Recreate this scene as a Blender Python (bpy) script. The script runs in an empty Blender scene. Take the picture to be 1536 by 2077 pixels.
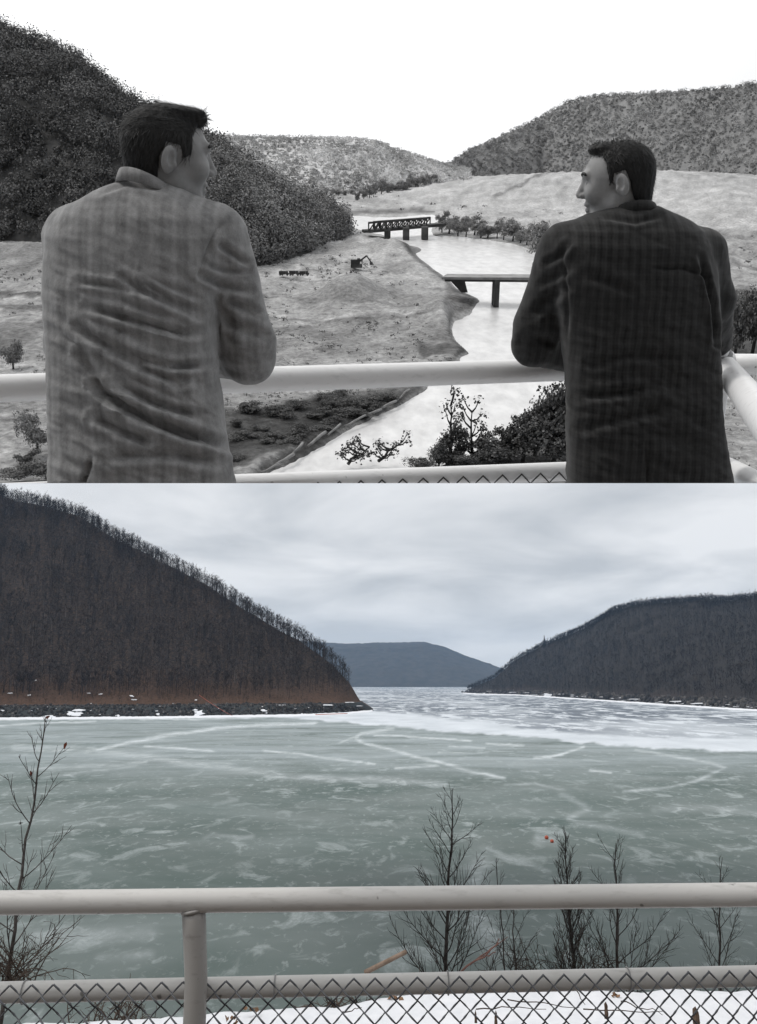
import bpy, bmesh, math, random
import numpy as np
from mathutils import Vector, Matrix

# ------------------------------------------------------------------ camera, sky, sun, exposure
F_PX, CX, CY = 1700.0, 768.0, 1038.5          # focal length and centre, in photograph pixels
EYE = 20.0                                    # eye height above the frozen lake
PITCH = math.atan((1386.0 - CY) / F_PX)       # the lake's horizon lies at row 1386
BETA = math.atan((CY - 370.0) / F_PX)         # the older valley's horizon lies at row 370
TILT = PITCH + BETA                           # the valley stage leans back by this much
SC = bpy.context.scene
COL = SC.collection
cam_d = bpy.data.cameras.new('camera'); cam = bpy.data.objects.new('camera', cam_d); COL.objects.link(cam)
cam_d.sensor_fit = 'VERTICAL'; cam_d.sensor_height = 36.0; cam_d.lens = 36.0 * F_PX / 2077.0
cam_d.clip_start = 0.05; cam_d.clip_end = 20000
cam.location = (0, 0, EYE); cam.rotation_euler = (math.pi / 2 + PITCH, 0, 0)
SC.camera = cam
SC.view_settings.view_transform = 'Standard'; SC.view_settings.look = 'None'
SC.view_settings.exposure = 0.0; SC.view_settings.gamma = 1.0; SC.view_settings.use_curve_mapping = False
SC.render.engine = 'CYCLES'
SC.cycles.use_denoising = True
SC.cycles.max_bounces = 6; SC.cycles.diffuse_bounces = 3; SC.cycles.glossy_bounces = 2
SC.cycles.volume_bounces = 0; SC.cycles.transparent_max_bounces = 4

SUN_EL, SUN_AZ = math.radians(55), math.radians(-108)    # azimuth from +Y towards +X: high on the left, behind thin cloud
world = bpy.data.worlds.new('World'); SC.world = world; world.use_nodes = True
def build_world():
    nt = world.node_tree; N = nt.nodes; L = nt.links; N.clear()
    def n(t, **k):
        a = N.new(t)
        for q, v in k.items(): setattr(a, q, v)
        return a
    def math_(op, a, b=None, c=None):
        m = n('ShaderNodeMath', operation=op)
        for i, v in enumerate((a, b, c)):
            if v is None: continue
            if isinstance(v, (int, float)): m.inputs[i].default_value = v
            else: L.new(v, m.inputs[i])
        return m.outputs[0]
    out = n('ShaderNodeOutputWorld'); bg = n('ShaderNodeBackground')
    sky = n('ShaderNodeTexSky'); sky.sky_type = 'NISHITA'; sky.sun_disc = False
    sky.sun_elevation = SUN_EL; sky.sun_rotation = SUN_AZ; sky.dust_density = 3.0
    tc = n('ShaderNodeTexCoord'); sep = n('ShaderNodeSeparateXYZ'); L.new(tc.outputs['Generated'], sep.inputs[0])
    z = math_('MAXIMUM', sep.outputs[2], 0.0)
    den = math_('ADD', z, 0.16)
    cx = math_('DIVIDE', sep.outputs[0], den); cy = math_('DIVIDE', sep.outputs[1], den)
    comb = n('ShaderNodeCombineXYZ'); L.new(cx, comb.inputs[0]); L.new(cy, comb.inputs[1])
    ns = n('ShaderNodeTexNoise'); ns.inputs['Scale'].default_value = 1.15; ns.inputs['Detail'].default_value = 6.0
    ns.inputs['Roughness'].default_value = 0.5; ns.inputs['Distortion'].default_value = 0.35
    L.new(comb.outputs[0], ns.inputs['Vector'])
    rp = n('ShaderNodeValToRGB'); e = rp.color_ramp.elements
    e[0].position = 0.38; e[0].color = (0.58, 0.61, 0.645, 1)
    e[1].position = 0.62; e[1].color = (0.9, 0.915, 0.935, 1)
    L.new(ns.outputs[0], rp.inputs[0])
    hz = n('ShaderNodeMix', data_type='RGBA')                     # paler towards the horizon
    hf = n('ShaderNodeMapRange'); hf.inputs[1].default_value = 0.0; hf.inputs[2].default_value = 0.13
    hf.inputs[3].default_value = 0.6; hf.inputs[4].default_value = 0.0; L.new(z, hf.inputs[0])
    L.new(hf.outputs[0], hz.inputs[0]); L.new(rp.outputs[0], hz.inputs[6]); hz.inputs[7].default_value = (0.77, 0.805, 0.835, 1)
    zen = n('ShaderNodeMix', data_type='RGBA')                    # an overcast sky is brightest overhead
    zf = n('ShaderNodeMapRange', interpolation_type='SMOOTHSTEP'); zf.inputs[1].default_value = 0.24; zf.inputs[2].default_value = 0.54
    L.new(z, zf.inputs[0]); L.new(zf.outputs[0], zen.inputs[0]); L.new(hz.outputs[2], zen.inputs[6])
    dp = n('ShaderNodeVectorMath', operation='DOT_PRODUCT'); L.new(tc.outputs['Generated'], dp.inputs[0])
    dp.inputs[1].default_value = (math.sin(SUN_AZ) * math.cos(SUN_EL), math.cos(SUN_AZ) * math.cos(SUN_EL), math.sin(SUN_EL))
    gl = n('ShaderNodeMapRange', interpolation_type='SMOOTHSTEP'); L.new(dp.outputs['Value'], gl.inputs[0])   # the cloud glows round the hidden sun
    gl.inputs[1].default_value = -.35; gl.inputs[2].default_value = .44; gl.inputs[3].default_value = .47; gl.inputs[4].default_value = 1.3
    gc = n('ShaderNodeCombineColor'); [L.new(gl.outputs[0], gc.inputs[i]) for i in range(3)]; L.new(gc.outputs[0], zen.inputs[7])
    mixs = n('ShaderNodeMix', data_type='RGBA'); mixs.inputs[0].default_value = 0.96
    sc_ = n('ShaderNodeVectorMath', operation='SCALE'); sc_.inputs[3].default_value = 0.08
    L.new(sky.outputs[0], sc_.inputs[0]); L.new(sc_.outputs[0], mixs.inputs[6]); L.new(zen.outputs[2], mixs.inputs[7])
    L.new(mixs.outputs[2], bg.inputs['Color']); bg.inputs['Strength'].default_value = 1.0
    L.new(bg.outputs[0], out.inputs['Surface'])
build_world()
sun_d = bpy.data.lights.new('sun', 'SUN'); sun = bpy.data.objects.new('sun', sun_d); COL.objects.link(sun)
sun_d.energy = 1.5; sun_d.angle = math.radians(11); sun_d.color = (1.0, 0.97, 0.93)
sdir = Vector((math.sin(SUN_AZ) * math.cos(SUN_EL), math.cos(SUN_AZ) * math.cos(SUN_EL), math.sin(SUN_EL)))
sun.rotation_euler = (-sdir).to_track_quat('-Z', 'Y').to_euler()

# ------------------------------------------------------------------ geometry helpers
def _ray(px, py, ang):
    v = CY - np.asarray(py, float); c, s = math.cos(ang), math.sin(ang)
    return np.asarray(px, float) - CX, F_PX * c - v * s, F_PX * s + v * c
def at(px, py, Y):                            # a point of the lake valley at distance Y
    x, y, z = _ray(px, py, PITCH); Y = np.asarray(Y, float)
    return np.stack(np.broadcast_arrays(x / y * Y, Y, EYE + z / y * Y), -1)
def on_ice(px, py):
    x, y, z = _ray(px, py, PITCH); t = -EYE / z
    return np.stack(np.broadcast_arrays(x * t, y * t, 0 * t), -1)
def up(px, py, Y):                            # a point of the 1964 valley, in its own upright frame with the eye at 0
    x, y, z = _ray(px, py, -BETA); Y = np.asarray(Y, float)
    return np.stack(np.broadcast_arrays(x / y * Y, Y, z / y * Y), -1)
FH, FR = 2.2, 60.0                            # valley floor: 2.2 below the eye, rising gently to eye level at 60
def on_floor(px, py):
    x, y, z = _ray(px, py, -BETA); Y = FH / (-z / y + FH / FR)
    return np.stack(np.broadcast_arrays(x / y * Y, Y, z / y * Y), -1)
def pix_up(P):
    c, s = math.cos(BETA), math.sin(BETA); P = np.asarray(P, float)
    yc = P[..., 1] * c - P[..., 2] * s; zc = P[..., 1] * s + P[..., 2] * c
    return CX + F_PX * P[..., 0] / yc, CY - F_PX * zc / yc
_x, _y, _z = _ray(CX, 980.0, -BETA); SEAM = float(-_z / _y)      # the stage ends on the plane z = -SEAM*y

RU = Matrix.Rotation(TILT, 3, 'X')
def new_mesh(name, V, Fq, smooth=True, attrs=None):
    V = np.asarray(V, np.float32)
    me = bpy.data.meshes.new(name)
    if isinstance(Fq, np.ndarray):
        k = Fq.shape[1]; nf = len(Fq)
        me.vertices.add(len(V)); me.vertices.foreach_set('co', V.ravel())
        me.loops.add(nf * k); me.loops.foreach_set('vertex_index', Fq.astype(np.int32).ravel())
        me.polygons.add(nf); me.polygons.foreach_set('loop_start', np.arange(0, nf * k, k, dtype=np.int32))
        me.update(calc_edges=True)
    else:
        me.from_pydata([tuple(map(float, v)) for v in V], [], [tuple(int(i) for i in f) for f in Fq])
    if attrs:
        for k2, a in attrs.items():
            at_ = me.attributes.new(k2, 'FLOAT', 'POINT'); at_.data.foreach_set('value', np.asarray(a, np.float32).ravel())
    me.validate(clean_customdata=False)
    if smooth: me.polygons.foreach_set('use_smooth', [True] * len(me.polygons))
    return me
def props(o, label=None, cat=None, group=None, kind=None):
    if label: o['label'] = label
    if cat: o['category'] = cat
    if group: o['group'] = group
    if kind: o['kind'] = kind
    return o
def link(name, me, mat=None, parent=None):
    o = bpy.data.objects.new(name, me); COL.objects.link(o)
    if mat is not None and me is not None and not me.materials: me.materials.append(mat)
    if parent is not None: o.parent = parent
    return o
BASE = {}                                     # the base point each thing's meshes are measured from
def place(o, base, stage):
    base = np.asarray(base, float)
    if stage:
        o.location = RU @ Vector(base) + Vector((0, 0, EYE)); o.rotation_euler = (TILT, 0, 0)
    else:
        o.location = base
    BASE[o.name] = base
    return o
def thing(name, label, cat, base, stage=False, group=None):
    return props(place(link(name, None), base, stage), label, cat, group)
def part(name, V, Fq, mat, parent, smooth=True, attrs=None):
    b = BASE[parent.name]
    o = link(name, new_mesh(name, np.asarray(V, float) - b, Fq, smooth, attrs), mat, parent); BASE[o.name] = b
    return o
def solo(name, V, Fq, mat, base, stage=False, smooth=True, attrs=None, **kw):
    o = link(name, new_mesh(name, np.asarray(V, float) - np.asarray(base, float), Fq, smooth, attrs), mat)
    return props(place(o, base, stage), **kw)
class Acc:
    def __init__(s): s.V = []; s.F = []; s.n = 0
    def add(s, V, Fq):
        V = np.asarray(V, float); s.V.append(V); s.F += [tuple(i + s.n for i in f) for f in Fq]; s.n += len(V); return s
    def get(s): return np.concatenate(s.V), s.F
def tube(pts, rad, n=6, cap=True):
    pts = np.asarray(pts, float); m = len(pts)
    rad = np.broadcast_to(np.asarray(rad, float), (m,))
    T = np.gradient(pts, axis=0); T /= np.linalg.norm(T, axis=1)[:, None] + 1e-12
    ref = np.array([0, 0, 1.0]) if abs(T[0, 2]) < 0.9 else np.array([1.0, 0, 0])
    A = np.cross(T, ref); A /= np.linalg.norm(A, axis=1)[:, None] + 1e-12; B = np.cross(T, A)
    th = np.arange(n) * 2 * math.pi / n
    V = pts[:, None] + rad[:, None, None] * (np.cos(th)[None, :, None] * A[:, None] + np.sin(th)[None, :, None] * B[:, None])
    Fq = [(i * n + j, i * n + (j + 1) % n, (i + 1) * n + (j + 1) % n, (i + 1) * n + j) for i in range(m - 1) for j in range(n)]
    if cap: Fq += [tuple(range(n))[::-1], tuple((m - 1) * n + j for j in range(n))]
    return V.reshape(-1, 3), Fq
def box(c, s, R=None):
    V = np.array([(x, y, z) for x in (-.5, .5) for y in (-.5, .5) for z in (-.5, .5)]) * np.asarray(s, float)
    if R is not None: V = V @ np.asarray(R, float).T
    return V + np.asarray(c, float), [(0, 1, 3, 2), (4, 6, 7, 5), (0, 4, 5, 1), (2, 3, 7, 6), (0, 2, 6, 4), (1, 5, 7, 3)]
def bar(a, b, w, h):                          # a box beam from a to b
    a = np.asarray(a, float); b = np.asarray(b, float); d = b - a; L = np.linalg.norm(d); d /= L
    u = np.array([0, 0, 1.0]) if abs(d[2]) < .9 else np.array([0, 1.0, 0]); s = np.cross(d, u); s /= np.linalg.norm(s); u = np.cross(s, d)
    return box((a + b) / 2, (L, w, h), np.stack([d, s, u], 1))
def grid_faces(nr, nc):
    i = np.arange(nr - 1)[:, None] * nc + np.arange(nc - 1)[None, :]
    return np.stack([i, i + 1, i + nc + 1, i + nc], -1).reshape(-1, 4)
def cut_seam(o):                              # the stage and all on it end on one plane
    b = BASE[o.name]; bm = bmesh.new(); bm.from_mesh(o.data)
    r = bmesh.ops.bisect_plane(bm, geom=bm.verts[:] + bm.edges[:] + bm.faces[:], dist=1e-6,
                               plane_co=Vector((0, 0, 0)) - Vector(b), plane_no=Vector((0, SEAM, 1)).normalized(), clear_inner=True)
    ed = [e for e in r['geom_cut'] if isinstance(e, bmesh.types.BMEdge)]
    if ed:
        try: bmesh.ops.holes_fill(bm, edges=ed)
        except Exception: pass
    bm.to_mesh(o.data); bm.free()
def smooth_noise(x, y, seed, octaves=4):      # cheap value noise for shaping ground
    rng = np.random.default_rng(seed); T = rng.random((64, 64)); out = 0; amp = 1; tot = 0
    x = np.asarray(x, float); y = np.asarray(y, float)
    for k in range(octaves):
        xi = np.floor(x).astype(int); yi = np.floor(y).astype(int); fx = x - xi; fy = y - yi
        fx = fx * fx * (3 - 2 * fx); fy = fy * fy * (3 - 2 * fy)
        a = T[xi % 64, yi % 64]; b = T[(xi + 1) % 64, yi % 64]; c = T[xi % 64, (yi + 1) % 64]; d = T[(xi + 1) % 64, (yi + 1) % 64]
        out = out + amp * ((a * (1 - fx) + b * fx) * (1 - fy) + (c * (1 - fx) + d * fx) * fy - .5); tot += amp
        amp *= .5; x = x * 2.03 + 7.1; y = y * 2.03 + 3.7
    return out / tot * 2
def sstep(a, b, x):
    t = np.clip((np.asarray(x, float) - a) / (b - a), 0, 1); return t * t * (3 - 2 * t)
def seg_dist(px, py, poly):                   # distance to a polyline
    best = np.full(np.shape(px), 1e9)
    for (ax, ay), (bx, by) in zip(poly[:-1], poly[1:]):
        dx, dy = bx - ax, by - ay; t = np.clip(((px - ax) * dx + (py - ay) * dy) / (dx * dx + dy * dy + 1e-9), 0, 1)
        best = np.minimum(best, np.hypot(px - ax - t * dx, py - ay - t * dy))
    return best
def poly_sd(px, py, poly):                    # signed distance to a polygon, negative inside
    d = seg_dist(px, py, list(poly) + [poly[0]]); ins = np.zeros(np.shape(px), bool); n = len(poly)
    for i in range(n):
        (ax, ay), (bx, by) = poly[i], poly[(i + 1) % n]
        c = (ay > py) != (by > py); ins ^= c & (px < (bx - ax) * (py - ay) / (by - ay + 1e-12) + ax)
    return np.where(ins, -d, d)

# ------------------------------------------------------------------ materials
class NT:
    def __init__(s, name, rough=.8, spec=.3):
        s.m = bpy.data.materials.new(name); s.m.use_nodes = True; s.t = s.m.node_tree
        s.b = s.t.nodes['Principled BSDF']; s.b.inputs['Roughness'].default_value = rough
        s.b.inputs['Specular IOR Level'].default_value = spec
    def n(s, t, **k):
        a = s.t.nodes.new(t)
        for q, v in k.items(): setattr(a, q, v)
        return a
    def l(s, a, b): s.t.links.new(a, b)
    def val(s, sock, v):
        if isinstance(v, (int, float)): sock.default_value = v
        elif isinstance(v, tuple): sock.default_value = v if len(v) != 3 else (*v, 1)
        else: s.l(v, sock)
    def coord(s, which='Object', scale=(1, 1, 1), rot=(0, 0, 0)):
        tc = s.n('ShaderNodeTexCoord'); mp = s.n('ShaderNodeMapping'); mp.inputs['Scale'].default_value = scale; mp.inputs['Rotation'].default_value = rot
        s.l(tc.outputs[which], mp.inputs[0]); return mp.outputs[0]
    def noise(s, scale, detail=4, rough=.55, vec=None, dist=0.0):
        a = s.n('ShaderNodeTexNoise'); a.inputs['Scale'].default_value = scale; a.inputs['Detail'].default_value = detail
        a.inputs['Roughness'].default_value = rough; a.inputs['Distortion'].default_value = dist
        s.l(vec if vec is not None else s.coord(), a.inputs['Vector']); return a.outputs[0]
    def ramp(s, fac, stops):
        r = s.n('ShaderNodeValToRGB'); e = r.color_ramp.elements
        while len(e) < len(stops): e.new(.5)
        for q, (p, c) in zip(e, stops): q.position = p; q.color = (*c, 1) if isinstance(c, tuple) else (c, c, c, 1)
        s.l(fac, r.inputs[0]); return r.outputs[0]
    def mix(s, fac, a, b, mode='MIX'):
        m = s.n('ShaderNodeMix', data_type='RGBA', blend_type=mode); s.val(m.inputs[0], fac); s.val(m.inputs[6], a); s.val(m.inputs[7], b); return m.outputs[2]
    def math(s, op, a, b=0.0):
        m = s.n('ShaderNodeMath', operation=op); s.val(m.inputs[0], a); s.val(m.inputs[1], b); return m.outputs[0]
    def attr(s, name): a = s.n('ShaderNodeAttribute'); a.attribute_name = name; return a.outputs['Fac']
    def island(s): return s.n('ShaderNodeNewGeometry').outputs['Random Per Island']
    def col(s, c): s.val(s.b.inputs['Base Color'], c); return s
    def bump(s, h, strength=.3, dist=.01):
        b = s.n('ShaderNodeBump'); b.inputs['Strength'].default_value = strength; b.inputs['Distance'].default_value = dist
        s.l(h, b.inputs['Height']); s.l(b.outputs[0], s.b.inputs['Normal']); return s
def g(v): return (v, v, v)
def m_noise(name, c1, c2, scale, rough=.85, spec=.2, bump=0, bdist=.01, detail=5, lo=.35, hi=.65, vec=None):
    t = NT(name, rough, spec); nz = t.noise(scale, detail, vec=None)
    t.col(t.ramp(nz, [(lo, c1), (hi, c2)]))
    if bump: t.bump(nz, bump, bdist)
    return t.m
def m_leaf(name, stops, clump=1.0, rough=.75):
    t = NT(name, rough, .25); a = t.ramp(t.island(), stops)
    nz = t.noise(clump, 3); f = t.ramp(nz, [(.33, .55), (.67, 1.4)])
    t.col(t.mix(1.0, a, f, 'MULTIPLY')); return t.m

# ================================================================== THE LAKE VALLEY (colour, winter)
# ---- frozen lake
TRACKS = [  # snow lines and ridges on the ice: points, half width, strength
    ([(198,1522),(274,1504),(345,1491),(437,1478),(508,1472),(559,1470),(640,1466)], 3.4, .95),
    ([(30,1517),(198,1524),(305,1535),(366,1547),(457,1557),(584,1575),(780,1583),(900,1590)], 7, .42),
    ([(60,1560),(160,1556),(250,1550),(300,1545)], 4, .35), ([(90,1580),(180,1566),(280,1552)], 3, .3),
    ([(538,1522),(625,1531),(700,1541),(757,1550)], 2.2, .85), ([(295,1513),(355,1517),(432,1522)], 2, .8),
    ([(-60,1473),(0,1471),(91,1467),(193,1464)], 2, .9), ([(-100,1460),(100,1459.5),(400,1458),(600,1453),(757,1445)], 1.8, 1),
    ([(800,1479),(765,1482),(731,1489),(724,1499),(751,1511),(790,1521),(841,1534),(891,1547),(952,1564),(1018,1578)], 3.2, .8),
    ([(690,1507),(724,1495)], 2, .5), ([(760,1491),(861,1496),(957,1503)], 1.8, 1), ([(912,1514),(982,1517)], 1.5, .8),
    ([(987,1508),(1060,1513)], 2, .9), ([(890,1526),(960,1529),(990,1525)], 1.5, .6), ([(800,1560),(850,1556),(885,1554)], 2.5, .6),
    ([(1285,1521),(1366,1534),(1432,1547),(1468,1557),(1457,1565),(1417,1582),(1356,1597),(1265,1607)], 3, .55),
    ([(1088,1537),(1120,1535),(1150,1528),(1184,1516)], 3, .9), ([(1200,1562),(1240,1567)], 2.2, .95), ([(1055,1563),(1090,1565)], 2, .6),
    ([(1139,1610),(1184,1633),(1194,1643),(1154,1660),(1174,1670),(1240,1680),(1305,1693)], 6, .32),
    ([(1326,1643),(1417,1638),(1536,1648)], 7, .25), ([(1002,1734),(1063,1754),(1113,1769)], 4, .3), ([(1020,1592),(1080,1588),(1145,1603)], 2.5, .35),
    ([(1090,1700),(1125,1704)], 9, .5), ([(415,1700),(430,1693),(480,1700),(510,1697)], 4, .4), ([(470,1618),(485,1622),(440,1632)], 3, .3),
    ([(75,1905),(160,1900),(240,1895),(300,1890)], 17, .35), ([(200,1945),(300,1935)], 9, .28), ([(975,1740),(960,1840),(985,1900),(1010,1960)], 26, .33),
]
def build_ice():
    rows = np.concatenate([np.arange(1391.6, 1400, .5), np.arange(1400, 1470, 1.1), np.arange(1470, 1620, 1.5), np.arange(1620, 2120, 3.2)])
    cols = np.arange(-420, 1960, 4.2)
    PX, PY = np.meshgrid(cols, rows); V = on_ice(PX, PY)
    wx = smooth_noise(V[..., 0] * .11, V[..., 1] * .03, 5, 4); wy = smooth_noise(PX * .02, PY * .05, 6, 4)
    px = PX + 9 * wx; py = PY + 2.2 * wy + 1.2 * smooth_noise(PX * .09, PY * .2, 7, 3)
    snow = np.zeros_like(px)
    for poly, w, s in TRACKS:
        d = seg_dist(px, py, poly); snow = np.maximum(snow, s * np.exp(-(d / w) ** 2))
    low = np.interp(PX, [-400, 560, 640, 760, 860, 990, 1100, 1200, 1300, 1536, 1960], [1440, 1455, 1460, 1471, 1479, 1490, 1497, 1508, 1515, 1527, 1550])
    top = np.interp(PX, [-400, 700, 760, 900, 990, 1060, 1200, 1350, 1536, 1960], [1430, 1440, 1442, 1458, 1465, 1478, 1492, 1499, 1499, 1520])
    field = sstep(3, -3, py - low + 6 * smooth_noise(PX * .04, PY * .1, 8, 4))                      # beyond this line the ice is under snow
    pack = sstep(3, -5, py - top + 5 * wx)                  # further out, broken pack ice
    frost = sstep(1592, 1530, py + 10 * wx)
    o = solo('lake_ice', V.reshape(-1, 3), grid_faces(*PX.shape)[:, ::-1].copy(), mat_ice, (0, 0, 0), smooth=True,
             attrs={'snow': snow, 'field': field, 'pack': pack, 'frost': frost}, kind='structure',
             label='frozen lake with grey green ice, white cracks and snow')
def make_ice_mat():
    t = NT('ice', .7, .1)
    v = t.coord('Object', (1, .6, 1))
    big = t.noise(.05, 5, .55); mid = t.noise(.2, 6, .62, v, .9); fine = t.noise(.85, 5, .65, v, .6); grain = t.noise(3.5, 4, .6, v)
    base = t.ramp(big, [(.3, (.082, .112, .104)), (.7, (.13, .155, .149))])
    base = t.mix(t.ramp(t.noise(.03, 5, .6, t.coord('Object', (.5, 1, 1)), 1.2), [(.42, 0.0), (.62, .35)]), base, (.25, .285, .285))   # wide veils of frost
    m0 = t.ramp(t.noise(.022, 4, .5), [(.36, .4), (.58, 1.0)])
    s1 = t.ramp(mid, [(.545, 0.0), (.64, .85)]); s2 = t.ramp(fine, [(.565, 0.0), (.67, .75)])
    spots = t.math('MULTIPLY', t.math('MAXIMUM', s1, s2), m0)
    base = t.mix(t.math('MULTIPLY', spots, t.ramp(grain, [(.3, .45), (.65, .95)])), base, (.35, .39, .392))
    fr = t.math('MULTIPLY', t.attr('frost'), t.ramp(t.noise(.05, 6, .62, t.coord('Object', (.45, 1, 1)), .9), [(.32, .05), (.66, .8)]))
    base = t.mix(fr, base, (.32, .36, .375))
    sn = t.attr('snow'); sn = t.math('MULTIPLY', sn, t.ramp(mid, [(.35, .3), (.6, 1.0)])); sn = t.math('MULTIPLY', sn, t.ramp(grain, [(.2, .5), (.6, 1.0)]))
    base = t.mix(sn, base, (.56, .6, .62))
    pk = t.ramp(t.noise(.075, 8, .72, t.coord('Object', (1, .36, 1)), .3), [(.44, 0.0), (.5, 1.0)])
    pk = t.math('MULTIPLY', pk, t.ramp(t.noise(.008, 4, .5, t.coord('Object', (1, .5, 1))), [(.36, .35), (.52, 1.0)]))
    white = t.ramp(t.noise(.06, 5, .6, v), [(.3, (.44, .475, .51)), (.7, (.58, .615, .65))])
    far = t.mix(t.math('MULTIPLY', t.attr('pack'), pk), white, (.12, .14, .165))
    base = t.mix(t.attr('field'), base, far)
    t.col(base); t.bump(fine, .12, .05)
    return t.m
mat_ice = make_ice_mat()
build_ice()

# ---- hills
def hill_surface(name, us, shore_row, ridge_u, ridge_row, ridge_Y, prof, mat, label, seed, back=1.7, nv=70, bank=5.0, rough=4.0):
    rows = np.interp(us, *shore_row); S = on_ice(us, rows); Ys = S[:, 1]
    Yr = np.interp(us, ridge_u, ridge_Y); Rz = at(us, np.interp(us, ridge_u, ridge_row), Yr)[:, 2]
    v = np.concatenate([np.linspace(-.02, .12, 18), np.linspace(.14, 1, nv - 30), np.linspace(1.05, back, 12)])
    U, VV = np.meshgrid(us, v); Y = Ys[None] + (Yr - Ys)[None] * VV
    x, y, z = _ray(U, 1386., PITCH); X = x / y * Y
    Z = prof(np.clip(VV, 0, 1)) * Rz[None]
    Z = np.where(VV > 1, Rz[None] * (1 - .35 * (VV - 1) ** 1.3), Z)
    d = (Y - Ys[None])
    bk = np.minimum(bank, Rz[None] * 1.0)
    Z = np.maximum(Z, bk * sstep(-1, 10, d) * sstep(0, 1, d / 3 + .3)) * np.where(d < 0, 0, 1) - np.where(d < 0, .6, 0)
    Z = Z + rough * smooth_noise(X * .02, Y * .02, seed, 4) * sstep(8, 60, d) * np.clip(Rz[None] / 60, .05, 1)
    Z = Z + .35 * smooth_noise(X * .35, Y * .35, seed + 1, 3) * sstep(0, 4, d)
    P = np.stack([X, Y, Z], -1)
    o = solo(name, P.reshape(-1, 3), grid_faces(*U.shape), mat, (float(X.mean()), float(Ys.mean()), 0), attrs={'shore': d}, kind='structure', label=label)
    return dict(us=us, v=v, P=P)
def hill_points(H, n, rng, vmin=.05, vmax=1.35, jitter=True):       # n points spread evenly over a hill's ground
    P = H['P']; us, v = H['us'], H['v']
    A = np.linalg.norm(np.cross(P[1:, :-1] - P[:-1, :-1], P[:-1, 1:] - P[:-1, :-1]), axis=-1)
    vm = (v[:-1] + v[1:]) / 2; A = A * ((vm > vmin) & (vm < vmax))[:, None]
    k = rng.choice(A.size, n, p=A.ravel() / A.sum()); i, j = np.unravel_index(k, A.shape)
    a, b = rng.random(n)[:, None], rng.random(n)[:, None]
    return (P[i, j] * (1 - a) + P[i + 1, j] * a) * (1 - b) + (P[i, j + 1] * (1 - a) + P[i + 1, j + 1] * a) * b
def make_hill_mat(name, litter, leaf2, rock, bankh):
    t = NT(name, .95, .1)
    nz = t.noise(.11, 6); n2 = t.noise(.9, 5)
    c = t.mix(nz, litter, leaf2)
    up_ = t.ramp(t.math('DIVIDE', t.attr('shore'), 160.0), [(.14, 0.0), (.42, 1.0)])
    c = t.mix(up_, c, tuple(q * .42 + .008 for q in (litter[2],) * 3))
    c = t.mix(t.ramp(t.noise(.6, 4), [(.4, 0.0), (.7, .5)]), c, tuple(q * 1.5 for q in leaf2))
    sh = t.math('ADD', t.attr('shore'), t.math('MULTIPLY', t.math('SUBTRACT', nz, .5), 14.0))
    f = t.ramp(t.math('DIVIDE', sh, 40.0), [(bankh * .8, 1.0), (bankh, 0.0)])
    c = t.mix(f, c, t.mix(n2, rock, tuple(min(1, q * 2.1) for q in rock)))
    t.col(c); t.bump(n2, .6, .5); return t.m
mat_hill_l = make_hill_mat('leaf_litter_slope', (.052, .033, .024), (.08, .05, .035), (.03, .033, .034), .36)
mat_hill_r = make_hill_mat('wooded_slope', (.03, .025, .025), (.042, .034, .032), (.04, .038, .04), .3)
us = np.concatenate([np.arange(-330, 680, 9.), np.arange(680, 756, 3.), [757.]])
HL = hill_surface('hill', us, ([-330, 0, 300, 600, 690, 757], [1468, 1457, 1455, 1450.5, 1447, 1441.5]),
                  [-330, 0, 70, 130, 250, 350, 450, 600, 680, 710, 730, 757], [890, 1018, 1028, 1046, 1108, 1159, 1211, 1294, 1352, 1386, 1420, 1438],
                  [880, 800, 790, 778, 745, 720, 705, 672, 655, 652, 652, 655],
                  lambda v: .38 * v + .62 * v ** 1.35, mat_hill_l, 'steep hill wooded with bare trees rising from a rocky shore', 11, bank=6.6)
us = np.concatenate([np.arange(936, 1010, 4.), np.arange(1010, 1900, 9.)])
HR = hill_surface('hill', us, ([936, 940, 955, 1050, 1120, 1300, 1420, 1536, 1900], [1404.2, 1404.8, 1406.5, 1409, 1413, 1425, 1433, 1440, 1462]),
                  [936, 955, 1005, 1050, 1105, 1190, 1250, 1290, 1400, 1536, 1900], [1403.5, 1397, 1374, 1336, 1309, 1274, 1237, 1227, 1219, 1213, 1190],
                  [1880, 1850, 1800, 1740, 1680, 1580, 1500, 1450, 1340, 1230, 1000],
                  lambda v: .42 * v + .58 * v ** 1.3, mat_hill_r, 'long wooded hill across the lake with a flat top', 21, bank=6, rough=6)
def far_hill():
    us = np.arange(480, 1200, 4.); r = np.interp(us, [480, 560, 650, 700, 780, 860, 900, 950, 1005, 1060, 1120, 1200], [1296, 1298, 1303, 1306, 1304, 1303, 1312, 1332, 1352, 1366, 1378, 1386])
    v = np.linspace(0, 1.3, 60); U, VV = np.meshgrid(us, v)
    Ys = 4650. + 0 * us; Yr = 6000. + 0 * us; Rz = at(us, r, Yr)[:, 2]
    Y = Ys[None] + (Yr - Ys)[None] * VV; x, y, z = _ray(U, 1386., PITCH); X = x / y * Y
    Z = Rz[None] * np.where(VV < 1, 1 - (1 - VV) ** 1.7, 1 - .6 * (VV - 1) ** 1.2)
    Z += 26 * smooth_noise(X * .004, Y * .004, 31, 5) * sstep(0, .3, VV) * sstep(1, .7, VV) + 6 * smooth_noise(X * .05, Y * .05, 33, 3) * sstep(0, .1, VV)
    Z = np.where(VV <= 0, -1, Z)
    solo('hill', np.stack([X, Y, Z], -1).reshape(-1, 3), grid_faces(*U.shape), m_noise('far_woods', (.035, .036, .034), (.06, .058, .055), .02, .95, .1),
         (0, 4650, 0), kind='structure', label='distant blue hill closing the end of the lake')
far_hill()
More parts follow.
